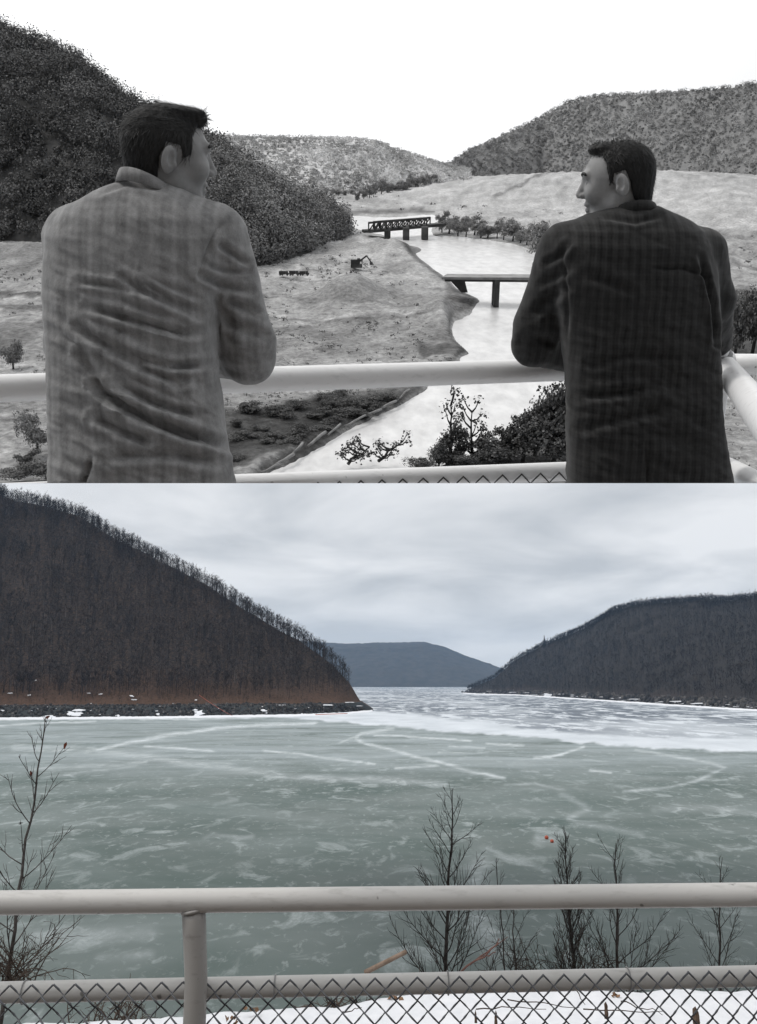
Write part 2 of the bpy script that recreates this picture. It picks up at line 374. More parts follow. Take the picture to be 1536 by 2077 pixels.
def surrounding_land():                       # land beyond the lake's sides, and an added light-blocking hill behind the lookout
    m = m_noise('wintry_land', (.03, .026, .023), (.06, .05, .043), .05, .95, .1)
    r = np.r_[60, 200, 600, 1500, 4000, 9000.]; th = np.linspace(0, 2 * math.pi, 65); R_, T_ = np.meshgrid(r, th, indexing='ij')
    V = np.stack([R_ * np.cos(T_), R_ * np.sin(T_), 0 * R_ - 2.5], -1); solo('terrain', V.reshape(-1, 3), grid_faces(*R_.shape)[:, ::-1].copy(), m, (0, 0, -2.5), kind='structure', label='low dark land around the lake')
    xs = np.linspace(-500, 500, 60); ys = np.r_[-4.0, -9, -14, -20, -30, -45, -65, -90, -120, -160, -200, -260]; X, Y = np.meshgrid(xs, ys)
    Z = EYE - 1.66 + .62 * np.clip(-14 - Y, 0, 150) - .5 * np.clip(-164 - Y, 0, 200) + 2 * smooth_noise(X * .03, Y * .03, 55, 3) * sstep(-14, -40, Y) - .003 * np.abs(X) * sstep(-14, -40, Y) * np.clip(-14 - Y, 0, 60)
    solo('light_blocking_hill', np.stack([X, Y, Z], -1).reshape(-1, 3), grid_faces(*X.shape), m, (0, -9, EYE - 1.66), kind='structure', label='roadside ground and unseen wooded slope added behind the lookout to block low sky light')
surrounding_land()

# ---- winter woods
mat_bark_far = NT('bare_wood', .95, .1)
_c = mat_bark_far.ramp(mat_bark_far.island(), [(.0, (.014, .013, .014)), (.7, (.032, .028, .0285)), (.93, (.065, .057, .055)), (1.0, (.13, .118, .113))]); mat_bark_far.col(_c); mat_bark_far = mat_bark_far.m
mat_bark_far2 = NT('bare_wood_across', .95, .1)
_c = mat_bark_far2.ramp(mat_bark_far2.island(), [(.0, (.011, .011, .013)), (.7, (.02, .0195, .022)), (1.0, (.04, .038, .041))]); mat_bark_far2.col(_c); mat_bark_far2 = mat_bark_far2.m
m_brush = NT('dead_brush', .95, .1); m_brush.col(m_brush.ramp(m_brush.island(), [(.0, (.016, .012, .01)), (.6, (.05, .034, .026)), (.9, (.11, .08, .06)), (1., (.2, .16, .13))])); m_brush = m_brush.m
def unit(v): return v / (np.linalg.norm(v, axis=-1, keepdims=True) + 1e-9)
def bare_trees(B, h, rng, nbr=9, ntw=40, wb=.16, wt=.13, spread=.34):
    n = len(B); Vs = []; Fs = []; off = 0
    th = rng.random(n) * 6.28; r = h * .009 + .07
    ring = np.stack([np.stack([np.cos(th + k * 2.094) * r, np.sin(th + k * 2.094) * r, 0 * r - .5], -1) for k in range(3)], 1)
    tip = np.stack([rng.normal(0, .03, n) * h, rng.normal(0, .03, n) * h, h * .93], -1)
    V = np.concatenate([B[:, None] + ring, (B + tip)[:, None]], 1).reshape(-1, 3); i = np.arange(n)[:, None] * 4
    trunk = (V, np.concatenate([i + np.array([[a, (a + 1) % 3, 3]]) for a in range(3)], 0))
    t = .28 + .66 * rng.random((n, nbr)) ** .85; az = rng.random((n, nbr)) * 6.283; el = np.radians(30 + 40 * rng.random((n, nbr)))
    L = h[:, None] * spread * (1.15 - t) ** .6 * (.7 + .5 * rng.random((n, nbr)))
    D = np.stack([np.cos(az) * np.cos(el), np.sin(az) * np.cos(el), np.sin(el)], -1)
    S = B[:, None] + tip[:, None] * t[..., None]
    E = S + D * L[..., None]
    W = unit(np.cross(D, rng.normal(size=D.shape))) * wb * (h[:, None, None] / 16)
    V1 = np.stack([S - W * .5, S + W * .5, E], -2).reshape(-1, 3)
    k = rng.integers(0, nbr, (n, ntw)); ii = np.arange(n)[:, None]
    s = .25 + .75 * rng.random((n, ntw)); S2 = S[ii, k] + D[ii, k] * (L[ii, k] * s)[..., None]
    D2 = unit(D[ii, k] + rng.normal(0, .55, S2.shape) + np.array([0, 0, .35])); L2 = h[:, None] * (.07 + .1 * rng.random((n, ntw)))
    W2 = unit(np.cross(D2, rng.normal(size=D2.shape))) * wt * (h[:, None, None] / 16)
    V2 = np.stack([S2 - W2 * .5, S2 + W2 * .5, S2 + D2 * L2[..., None]], -2).reshape(-1, 3)
    VC = np.concatenate([V1, V2]); FC = np.arange(len(VC)).reshape(-1, 3)
    return trunk, (VC, FC)
def both(tr, cr):
    return np.concatenate([tr[0], cr[0]]), np.concatenate([tr[1], cr[1] + len(tr[0])])
rng = np.random.default_rng(3)
B = hill_points(HL, 8000, rng, .07, 1.3); B = B[B[:, 2] > rng.uniform(10, 16, len(B))]
B = np.concatenate([B, hill_points(HL, 1500, rng, .9, 1.12)]); B = B[(B[:, 2] > 8) & (B[:, 0] / B[:, 1] < -.034)]
tr, cr = bare_trees(B, rng.uniform(10, 15, len(B)), rng, 9, 60, .2, .15, .3)
V, Fq = both(tr, cr)
solo('forest', V, Fq, mat_bark_far, (-200, 600, 0), smooth=False, kind='stuff', label='leafless winter forest covering the steep hill', cat='forest')
B = hill_points(HR, 9500, rng, .05, 1.2); B = B[B[:, 2] > 6]; B2 = hill_points(HR, 4500, rng, .94, 1.06); B2 = B2[B2[:, 2] > 6]
tr, cr = bare_trees(B, rng.uniform(8, 12.5, len(B)), rng, 6, 36, .3, .24, .42)
V, Fq = both(tr, cr); V2, F2 = both(*bare_trees(B2, rng.uniform(4.5, 9, len(B2)), rng, 6, 40, .7, .65, .5)); Fq = np.concatenate([Fq, F2 + len(V)]); V = np.concatenate([V, V2])
solo('forest', V, Fq, mat_bark_far2, (400, 1200, 0), smooth=False, kind='stuff', label='leafless winter forest on the long hill across the lake', cat='forest')
B = hill_points(HL, 5000, rng, .02, .25); B = B[(B[:, 2] > 7.5) & (B[:, 2] < 24)]; tr, cr = bare_trees(B, rng.uniform(.8, 3.5, len(B)), rng, 8, 24, .5, .45, .6); V, Fq = both(tr, cr)
solo('undergrowth', V, Fq, m_brush, B.mean(0), smooth=False, kind='stuff', label='brown brush and dead growth above the rocky shore', cat='undergrowth')
# the trees one can tell apart: along the shore and on the skyline
protos = []
for k in range(5):
    r_ = np.random.default_rng(50 + k); tr, cr = bare_trees(np.zeros((1, 3)), np.array([16.]), r_, 16, 170, .2, .13, .3)
    protos.append((new_mesh('trunk', tr[0], tr[1], True), new_mesh('crown', cr[0], cr[1], False)))
    for q in protos[-1]: q.materials.append(mat_bark_far)
def bare_tree(p, h, rz, label, group):
    t = props(link('bare_tree', None), label, 'tree', group); t.location = tuple(map(float, p)); t.rotation_euler = (0, 0, rz); t.scale = (h / 16,) * 3
    a, b = protos[random.randrange(5)]; link('trunk', a, None, t); link('crown', b, None, t)
random.seed(4)
Pn = hill_points(HL, 4000, rng, .035, .3); Pn = Pn[(Pn[:, 2] > 10) & (Pn[:, 2] < 20) & (Pn[:, 0] / Pn[:, 1] < -.034)]
for p in Pn[:110]: bare_tree(p, random.uniform(10, 17), random.random() * 6.3, 'slender bare tree just above the rocky shore of the steep hill', 'bare trees above the rocky shore')
Pr = hill_points(HL, 2500, rng, .96, 1.08); Pr = Pr[(Pr[:, 2] > 8) & (Pr[:, 0] / Pr[:, 1] < -.034)]
for p in Pr[:120]: bare_tree(p, random.uniform(9.5, 14), random.random() * 6.3, 'bare tree on the skyline of the steep hill', 'bare trees along the skyline')
# conifers that stand out on the far side
def spruce(px, row, Y, h, label):
    b = at(px, row, Y); t = thing('spruce_tree', label, 'tree', b, group='dark spruces on the hill across the lake')
    part('trunk', *tube([b, b + (0, 0, h * .95)], [h * .02, .02], 6), mat_bark_far, t)
    rg = np.random.default_rng(int(px)); n = 260; tt = rg.random(n) ** .8; az = rg.random(n) * 6.283
    L = (1 - tt) * h * .2 + .25; S = np.stack([0 * tt, 0 * tt, h * (.06 + .92 * tt)], -1) + b
    D = np.stack([np.cos(az), np.sin(az), -.25 + 0 * az], -1); W = unit(np.cross(D, [0, 0, 1.])) * (h * .045)
    V = np.stack([S - W * .3, S + W * .3, S + D * L[:, None] * .8 + W, S + D * L[:, None] * 1.05 , S + D * L[:, None] * .8 - W], 1)
    part('crown', V.reshape(-1, 3), np.arange(n * 5).reshape(-1, 5), mat_spruce, t, False)
mat_spruce = m_leaf('spruce_needles', [(.0, (.008, .012, .011)), (1., (.02, .027, .022))], .3)
for px, row, Y, h, lab in [(1105, 1313, 1668, 24, 'tall dark spruce breaking the skyline of the far hill'), (1088, 1322, 1690, 17, 'small dark spruce beside the taller one on the skyline'),
                           (1053, 1338, 1730, 15, 'lone little spruce low on the sloping skyline'), (1226, 1413, 1180, 24, 'dark spruce by the far shore, nearer the lake narrows'),
                           (1251, 1412, 1150, 24, 'dark spruce by the far shore, farther from the lake narrows'), (1460, 1330, 1130, 20, 'dark spruce half way up the far wooded hill')]:
    spruce(px, row, Y, h, lab)

# ---- rocks and snow on the shores
mat_rock = NT('shore_rock', .95, .15); mat_rock.col(mat_rock.ramp(mat_rock.island(), [(.0, (.018, .018, .019)), (.7, (.05, .048, .048)), (1., (.11, .105, .1))])); mat_rock = mat_rock.m
mat_snow = NT('snow', .8, .25); _n = mat_snow.noise(9, 5); mat_snow.col(mat_snow.ramp(_n, [(.3, (.6, .62, .66)), (.7, (.72, .735, .76))])); mat_snow.bump(_n, .25, .02); mat_snow = mat_snow.m
def rocks(H, n, smax, dmax, name, label, seed, size=1.0):
    rg = np.random.default_rng(seed); P = hill_points(H, n * 6, rg, 0.0, .12); P = P[P[:, 2] < dmax][:n]; n = len(P)
    cube = np.array([(-1, -1, -1), (1, -1, -1), (1, 1, -1), (-1, 1, -1), (-.6, -.7, 1), (.7, -.6, .8), (.6, .7, 1), (-.7, .6, .7)], float)
    s = size * (.25 + smax * rg.random(n) ** 2.5)
    V = P[:, None] + (cube[None] * (1 + .35 * rg.normal(size=(n, 8, 3)))) * (s[:, None] * rg.uniform(.5, 1, (n, 3)))[:, None]
    fc = np.array([(0, 3, 2, 1), (4, 5, 6, 7), (0, 1, 5, 4), (1, 2, 6, 5), (2, 3, 7, 6), (3, 0, 4, 7)])
    solo(name, V.reshape(-1, 3), (fc[None] + np.arange(n)[:, None, None] * 8).reshape(-1, 4), mat_rock, P.mean(0), smooth=False, kind='stuff', label=label, cat='rocks')
rocks(HL, 6500, .9, 6.9, 'riprap', 'dark broken rocks along the shore below the steep hill', 61)
rocks(HR, 4000, 1.8, 6.2, 'riprap', 'dark broken rocks along the far shore', 62, 1.6)
def snow_patches(H, spots, name, label, seed, dz=.35):
    rg = np.random.default_rng(seed); A = Acc(); P = H['P'].reshape(-1, 3)
    pxs = CX + F_PX * P[:, 0] / (P[:, 1] / math.cos(PITCH) * math.cos(PITCH))
    c, s = math.cos(PITCH), math.sin(PITCH); yc = P[:, 1] * c + (P[:, 2] - EYE) * s; zc = -P[:, 1] * s + (P[:, 2] - EYE) * c
    QX, QY = CX + F_PX * P[:, 0] / yc, CY - F_PX * zc / yc
    front = np.repeat(H['v'], len(H['us'])) < .5
    for px, row, w, h in spots:
        k = np.argmin(np.where(front, (QX - px) ** 2 + 9 * (QY - row) ** 2, 1e9)); Y0 = P[k, 1]
        m = 14; a = np.arange(m) * 2 * math.pi / m; rr = rg.uniform(.55, 1.25, m); rr2 = rr * .6
        sk = rg.uniform(-.6, .6)
        ring = []
        for q, lift in ((rr, .12), (rr2, .5)):
            X_ = px + np.cos(a) * q * w / 2 + np.sin(a) * q * h * sk; R_ = row + np.sin(a) * q * h / 2
            ring.append(at(X_, R_, Y0 - .8 - lift + (-(R_ - row) * .35)))
        cen = at(px, row, Y0 - 1.5)
        V = np.concatenate([ring[0], ring[1], [cen]]); Fq = [(j, (j + 1) % m, m + (j + 1) % m, m + j) for j in range(m)] + [(m + j, m + (j + 1) % m, 2 * m) for j in range(m)]
        A.add(V, Fq)
    V, Fq = A.get(); solo(name, V, Fq, mat_snow, V.mean(0), kind='stuff', label=label, cat='snow')
rg = np.random.default_rng(8)
sp = [(150, 1447, 34, 10), (160, 1441, 24, 5), (100, 1453, 30, 5), (402, 1447, 28, 14), (395, 1440, 12, 4), (535, 1441, 14, 5), (540, 1446, 8, 3), (268, 1412, 8, 4), (272, 1419, 14, 3),
      (398, 1420, 8, 3), (204, 1408, 8, 3), (180, 1406, 10, 2), (320, 1449, 8, 6), (240, 1452, 6, 6), (565, 1430, 30, 2), (660, 1430, 40, 2.5), (705, 1425, 26, 2.5), (610, 1448, 14, 2),
      (60, 1410, 8, 4), (20, 1406, 12, 3), (5, 1441, 9, 3), (72, 1380, 6, 3), (470, 1452, 12, 3), (725, 1432, 20, 2)]
sp += [(rg.uniform(0, 720), rg.uniform(1425, 1452), rg.uniform(2, 6), rg.uniform(.8, 2.2)) for _ in range(26)]
snow_patches(HL, sp, 'snow', 'patches of snow among the rocks below the steep hill', 9)
sp = [(1115, 1411, 22, 9), (1100, 1415, 30, 4), (1380, 1423, 60, 2.5), (1430, 1427, 50, 3), (1300, 1418, 60, 2)]
sp += [(rg.uniform(945, 1600), 0, rg.uniform(5, 24), rg.uniform(.6, 1.5)) for _ in range(80)]
sp = [(a, b if b else np.interp(a, [940, 1120, 1300, 1536, 1700], [1404, 1410, 1421, 1434, 1444]) + rg.uniform(-4, 3.5), c, d) for a, b, c, d in sp]
snow_patches(HR, sp, 'snow', 'thin streaks of snow along the far rocky shore', 10)
def strip(H_u, rows0, rows1, name, label):   # snow-covered ice heaped against a shore
    u = np.arange(H_u[0], H_u[1], 6.); rg = np.random.default_rng(2)
    a = on_ice(u, np.interp(u, *rows0) + .6 + rg.normal(0, .25, len(u))); b = on_ice(u, np.interp(u, *rows1)); b[:, 2] = .15; m = (a + b) / 2; m[:, 2] = .8 + .3 * rg.random(len(u)); a[:, 2] = .01
    V = np.concatenate([a, m, b]); n = len(u); solo(name, V, grid_faces(3, n), mat_snow, V.mean(0), kind='structure', label=label)
strip((940, 1890), ([940, 955, 1050, 1120, 1300, 1420, 1536, 1900], [1405.6, 1407.4, 1410, 1414.5, 1426.8, 1435, 1442.2, 1464.5]), ([936, 955, 1050, 1120, 1300, 1420, 1536, 1900], [1404.5, 1406.3, 1408.8, 1413, 1425, 1433, 1440, 1462]), 'shore_ice', 'white rim of ice along the far shore')
strip((-300, 757), ([-330, 0, 300, 600, 690, 757], [1470, 1459.3, 1457.3, 1452.6, 1449, 1443]), ([-330, 0, 300, 600, 690, 757], [1468, 1457, 1455, 1450.5, 1447, 1441.5]), 'shore_ice', 'white rim of ice below the steep hill')

# ---- boom line and floats on the lake
mat_orange = m_noise('orange_plastic', (.36, .085, .05), (.48, .12, .075), 3, .5)
pts = np.array([at(px, r, Y) for px, r, Y in [(404, 1413, 514), (420, 1424, 507), (438, 1436, 500), (456, 1447, 494), (472, 1455.5, 490)]]); pts[:, 2] += .9
t = thing('boom_cable', 'thin orange cable running down the rocky bank to the ice', 'cable', pts[-1])
part('line', *tube(pts, .08, 5), mat_orange, t)
ps = on_ice(np.array([472, 560, 640, 685, 705]), np.array([1458, 1455, 1452.5, 1450.8, 1450])); ps[:, 2] = .9
part('float_line', *tube(ps[2:], .22, 5), mat_orange, t)
def buoy(px, row, s, label):
    b = on_ice(px, row); t = thing('buoy', label, 'buoy', b, group='orange buoys frozen into the ice')
    th = np.linspace(0, math.pi, 9); n = 14; V = np.array([(b[0] + s * math.sin(a) * math.cos(q), b[1] + s * math.sin(a) * math.sin(q), b[2] + s * .75 - s * math.cos(a) * .95) for a in th for q in np.arange(n) * 2 * math.pi / n])
    part('float', V, [(i * n + j, i * n + (j + 1) % n, (i + 1) * n + (j + 1) % n, (i + 1) * n + j) for i in range(8) for j in range(n)], mat_orange, t)
    part('eye_ring', *tube(np.array([b + (s * .18 * math.cos(q), 0, s * 1.72 + s * .18 * math.sin(q)) for q in np.linspace(0, 6.28, 12)]), s * .05, 5), mat_steel, t)
mat_steel = m_noise('steel', (.2, .2, .2), (.3, .3, .3), 30, .5)
buoy(1109, 1702, .27, 'orange round buoy frozen in the ice, the higher of two')
buoy(1120, 1709, .24, 'orange round buoy frozen in the ice, the lower of two')

# ---- the snowy bank at the railing
def crest_row(px): return np.interp(px, [-400, 0, 150, 310, 420, 600, 700, 800, 900, 1000, 1100, 1300, 1536, 1900], [2098, 2080, 2073, 2067, 2057, 2046, 2037, 2019, 2010, 2005, 2002, 2003, 2010, 2016])
def bank_z(px, Y):
    zc_ = at(px, crest_row(px), 4.5)[..., 2]; flat = EYE - 1.66
    z = np.where(Y < 4.5, zc_ + (flat - zc_) * sstep(4.5, 2.2, Y), zc_ - .5 * (Y - 4.5) - .14 * np.clip(Y - 4.5, 0, 2))
    return np.maximum(z, -.5)
def build_bank():
    cols = np.arange(-500, 2040, 14.); Ys = np.concatenate([np.linspace(-4, 2, 8), np.linspace(2.2, 5.2, 50), np.linspace(5.3, 14, 40), np.linspace(14.5, 47, 40)])
    PX, Y = np.meshgrid(cols, Ys); Z = bank_z(PX, Y); X = (PX - CX) / F_PX * np.maximum(Y, 2.2) * 1.04
    Z = Z + (.03 * smooth_noise(X * 3, Y * 3, 41, 4) + .012 * smooth_noise(X * 14, Y * 14, 42, 3)) * sstep(1.5, 3, Y) + .5 * smooth_noise(X * .5, Y * .5, 43, 3) * sstep(6, 10, Y)
    t = NT('snowy_ground', .85, .2); n1 = t.noise(1.2, 6); n2 = t.noise(14, 5)
    snow = t.ramp(n2, [(.3, (.62, .635, .665)), (.7, (.7, .71, .735))]); dirt = t.mix(n2, (.05, .035, .025), (.12, .085, .06))
    f = t.ramp(t.math('ADD', n1, t.math('MULTIPLY', t.attr('bare'), .55)), [(.72, 0.0), (.78, 1.0)])
    t.col(t.mix(f, snow, dirt)); t.bump(n2, .3, .02)
    solo('ground', np.stack([X, Y, Z], -1).reshape(-1, 3), grid_faces(*PX.shape), t.m, (0, 3, EYE - 1.7), attrs={'bare': np.maximum(sstep(4.6, 6.5, Y), 1.4 * sstep(2.9, 2.2, Y))}, kind='structure', label='snow covered bank falling away to the lake')  # bare ground on the lookout side is unseen, added to cut snow bounce
build_bank()

# ---- near railing
def make_pipe_mat(name, c1, c2, dark):
    t = NT(name, .42, .4); v = t.coord('Object', (1, 1, 1)); n1 = t.noise(3, 6, .6); n2 = t.noise(60, 4, .6, t.coord('Object', (.25, 1, 1))); n3 = t.noise(25, 2)
    c = t.mix(n1, c1, c2); c = t.mix(t.ramp(n2, [(.55, 0.0), (.75, .5)]), c, dark); c = t.mix(t.ramp(n3, [(.72, 0.0), (.76, .8)]), c, tuple(q * .4 for q in dark))
    t.col(c); t.bump(n2, .15, .002); return t.m
mat_pipe = make_pipe_mat('weathered_pipe', (.44, .43, .415), (.55, .54, .52), (.28, .27, .255))
mat_post_shaded = make_pipe_mat('weathered_shaded_post', (.25, .24, .228), (.34, .328, .312), (.14, .132, .123))  # darker copy of the pipe colour, with the post's shadow put in
mat_wire = NT('fence_wire', .5, .4); mat_wire.col(mat_wire.mix(mat_wire.noise(20, 3), (.05, .053, .06), (.11, .115, .125))); mat_wire = mat_wire.m
def pline(a, b, n): return np.asarray(a)[None] * (1 - np.linspace(0, 1, n))[:, None] + np.asarray(b)[None] * np.linspace(0, 1, n)[:, None]
def diamond_wire(o, ex, ez, ey, p, k, rw):   # one zigzag wire: k half turns down from o
    pts = []
    for i in range(k + 1):
        s = i % 2; c = o + ex * (s * p) - ez * (i * p)
        pts.append(c + ey * (.5 * rw if s else -.5 * rw)); nx = ex * ((1 if s == 0 else -1) * p)
        if i < k:
            q = c + nx * .5 - ez * (p * .5); pts.append(q + ey * rw * (.9 if s == 0 else -.9))
    return np.array(pts)
def railing_near():
    Y0 = 2.12
    a = at(-260, 1834, Y0 - .02); b = at(1800, 1811.5, Y0 + .03)
    t = thing('railing', 'weathered grey pipe railing with dark chain link mesh at the snowy lake edge', 'railing', (0, Y0, EYE - 1.66))
    pts = pline(a - (b - a) * .7, b + (b - a) * .7, 50)
    part('top_rail', *tube(pts, .0268, 24), mat_pipe, t)
    c = at(-260, 2019, Y0 + .025); d = at(1800, 1974, Y0 + .085)
    part('bottom_rail', *tube(pline(c - (d - c) * .7, d + (d - c) * .7, 50), .0232, 24), mat_pipe, t)
    p0 = at(393, 1845, Y0 + .005); p1 = at(396, 1900, Y0 + .0); p2 = at(398, 1990, Y0 - .0); p3 = np.array(p2); p3[2] = EYE - 1.75
    part('post', *tube(np.concatenate([[p0], pline(at(394, 1866, Y0), p2, 6), pline(p2, p3, 5)[1:]]), [.0275, .0275, .0272, .0268, .0265, .0262, .026, .026, .026, .026, .026], 22), mat_post_shaded, t)
    for dx in (-2.4, 2.4):                        # the next posts along
        q0 = np.array([p0[0] + dx, p0[1] + dx * .02, p0[2] - .002 + dx * .01]); q1 = q0.copy(); q1[2] = EYE - 1.75; part('post', *tube(pline(q0, q1, 8), .0265, 22), mat_post_shaded, t)
    # collar weld
    part('weld', *tube([at(392, 1842, Y0), at(393, 1849, Y0)], [.0305, .0295], 18), mat_post_shaded, t)
    # chain link on this side of the lower rail
    A0 = at(21, 1998, Y0 - .012); A1 = at(1520, 1968, Y0 + .045); ex = unit(A1 - A0); ey = np.array([0, 1., 0]); ez = np.array([0, 0, 1.])
    span = np.linalg.norm(A1 - A0); nw = 36; p = span / (nw - 1) ; i0 = -26
    me = None
    for i in range(i0, nw + 26):
        o_ = A0 + ex * (p * i) + ez * 0.0
        if me is None:
            w = diamond_wire(np.zeros(3), ex, ez, ey, p / 2, 20, .0022)
            me1 = new_mesh('wire', *tube(w, .0024, 6)); w2 = w * 1.0; mir = w2 - 2 * (w2 @ ex)[:, None] * ex[None] * 1.0
            me2 = new_mesh('wire', *tube(mir, .0024, 6)); me1.materials.append(mat_wire); me2.materials.append(mat_wire); me = me1
        for mm in (me1, me2):
            ob = link('wire', mm, None, t); ob.location = Vector(o_ - BASE[t.name])
            if mm is me2: ob.location += Vector((0, -.0045, 0))
    # tie wires round the rail
    for px in (541, 891, 40, 1260):
        fr = (px + 260) / 2060; q = np.asarray(c) * (1 - fr) + np.asarray(d) * fr; th = np.linspace(0, 2 * math.pi, 16)
        part('tie_wire', *tube(np.stack([q[0] + .002 * np.sin(th * .5), q[1] + .0255 * np.cos(th), q[2] + .0255 * np.sin(th)], -1), .0017, 5), mat_steel, t)
railing_near()

# ---- bare saplings, shrubs and sticks between the railing and the lake
mat_twig = m_noise('bark', (.045, .04, .037), (.11, .1, .094), 14, .9)
mat_twig_b = m_noise('bark_brown', (.04, .03, .024), (.09, .068, .055), 14, .9)
mat_red_leaf = m_noise('dead_leaf', (.12, .035, .02), (.2, .06, .035), 30, .8)
def sapling(name, label, pts, r0, nb, bl, seed, mat, t0=.12, elev=(38, 58), twig=7, curve=.35, group='bare saplings below the railing', fuzz=0, flat=1.0):
    rg = np.random.default_rng(seed); pts = np.asarray(pts, float); b = pts[0].copy()
    # resample the trunk with a little wander
    d = np.r_[0, np.cumsum(np.linalg.norm(np.diff(pts, axis=0), axis=1))]; H = d[-1]; s = np.linspace(0, 1, 22)
    T = np.stack([np.interp(s * H, d, pts[:, k]) for k in range(3)], -1); T += np.cumsum(rg.normal(0, H * .0035, T.shape), 0) * np.array([1, 1, 0])
    t = thing(name, label, 'tree', b, group=group); tips = []
    part('trunk', *tube(T, r0 * (1 - s) ** .8 + .0032, 8), mat, t)
    for i in range(nb):
        f = t0 + (.97 - t0) * (i + rg.random() * .6) / nb; k = f * 21; k0 = int(k); p = T[k0] + (T[min(k0 + 1, 21)] - T[k0]) * (k - k0)
        az = i * 2.39996 + rg.normal(0, .3); el = math.radians(rg.uniform(*elev)); L = bl * H * ((1 - f) ** .75 * .92 + .07) * rg.uniform(.75, 1.15)
        D = unit(np.array([math.cos(az) * math.cos(el), flat * math.sin(az) * math.cos(el), math.sin(el)]))
        A = Acc(); n = 8; P = [p]; dd = D.copy(); dirs = []
        for q in range(n):
            dd = unit(dd + np.array([0, 0, curve / n]) + rg.normal(0, .06, 3)); dirs.append(dd); P.append(P[-1] + dd * L / n)
        P = np.array(P); rb = min(r0 * .3 * (1 - f) ** .5 + .0016, .011); A.add(*tube(P, np.linspace(rb, .0016, n + 1), 5))
        m = max(3, int(twig * L / (bl * H) * 2.3)) + fuzz
        for j in range(m):
            q = .2 + .75 * (j + rg.random()) / m; kk = min(int(q * n), n - 1); s0 = P[kk] + (P[kk + 1] - P[kk]) * (q * n - kk)
            side = unit(np.cross(dirs[kk], rg.normal(size=3))); td = unit(dirs[kk] + side * rg.uniform(.5, .9) + np.array([0, 0, .15])); tl = L * (1.1 - q) * rg.uniform(.28, .5) + .05
            Q = [s0]; e = td
            for w in range(4): e = unit(e + rg.normal(0, .12, 3) + np.array([0, 0, .08])); Q.append(Q[-1] + e * tl / 4)
            Q = np.array(Q); A.add(*tube(Q, np.linspace(rb * .4 + .0008, .001, 5), 4))
            for w in range(2 if tl > .16 else 1):
                e2 = unit(e + unit(rg.normal(size=3)) * .8); z0 = Q[1 + w]; A.add(*tube([z0, z0 + e2 * tl * .25, z0 + unit(e2 + [0, 0, .3]) * tl * .45], [.0017, .0014, .001], 4))
        V, Fq = A.get(); part('branch', V, Fq, mat, t); tips.append(P[-1])
    return tips
def ground_pt(px, Y):
    x = (px - CX) / F_PX * Y * 1.03; p = np.array([x, Y, float(bank_z(np.array(px), np.array(Y)))]); p[2] -= .1; return p
def trunk_line(px0, px1, row1, Y, Y1=None):
    topp = at(px1, row1, Y1 or Y); b = ground_pt(px0, Y); mid = at(px0, 1960, Y); return [np.array([mid[0], Y, b[2]]), mid, topp]
sapling('bare_tree', 'tallest bare sapling rising behind the middle of the railing', trunk_line(908, 916, 1598, 11), .034, 34, .42, 101, mat_twig, .3, (34, 55), 8, .5)
sapling('bare_tree', 'dense upright bushy sapling with fine dried seed heads', trunk_line(1157, 1160, 1690, 12), .032, 46, .34, 102, mat_twig, .22, (52, 72), 9, .35, fuzz=4)
sapling('bare_tree', 'bare sapling with spreading limbs just right of the bushy one', trunk_line(1246, 1250, 1703, 11.5), .03, 24, .5, 103, mat_twig, .25, (36, 58), 7, .6)
sapling('bare_tree', 'small bare sapling farthest right behind the railing', trunk_line(1450, 1458, 1742, 12), .024, 20, .46, 104, mat_twig, .25, (34, 56), 6, .45)
sapling('bare_tree', 'thin leaning sapling between the tall one and the bushy one', trunk_line(1052, 1044, 1800, 10.5), .014, 14, .42, 105, mat_twig, .2, (45, 65), 5, .4)
sapling('bare_tree', 'slight sapling with its tip crossing the railing beside the tall one', trunk_line(1024, 1008, 1740, 11), .011, 12, .36, 106, mat_twig, .2, (48, 68), 5, .4)
lt = [at(4, 2010, 6.4), at(20, 1900, 6.4), at(38, 1700, 6.4), at(62, 1560, 6.4), at(74, 1500, 6.4), at(78, 1455, 6.4)]; lt[0][2] -= .7
left_tips = sapling('bare_tree', 'slender sapling with a few red leaves at the left edge', lt, .015, 20, .32, 107, mat_twig, .28, (28, 55), 4, .55)
for k, (px, r_) in enumerate([(122, 1529), (84, 1457), (48, 1574), (61, 1694)]):
    p = min(left_tips, key=lambda q: np.linalg.norm(q - at(px, r_, 6.4))) ; left_tips = [q for q in left_tips if q is not p]; rg = np.random.default_rng(k); V = p + .028 * np.array([(-1, 0, 0), (-.3, .2, .45), (.6, -.1, .35), (1, .1, -.1), (.2, .3, -.4), (-.4, -.2, -.25)]) @ np.linalg.qr(rg.normal(size=(3, 3)))[0] * (1 if k < 3 else .6)
    V = np.concatenate([V, V + [0, .004, 0]])
    solo('dead_leaf', V, [(0, 1, 2, 3, 4, 5), (11, 10, 9, 8, 7, 6)] + [(i, 6 + i, 6 + (i + 1) % 6, (i + 1) % 6) for i in range(6)], mat_red_leaf if k < 3 else mat_twig, p, smooth=False, cat='leaf', group='dead leaves on the slender sapling',
         label=['dark red leaf at the end of a side twig of the slender sapling', 'red leaf at the very top of the slender sapling', 'red leaf near the trunk of the slender sapling', 'small dark leaf curl lowest on the slender sapling'][k])
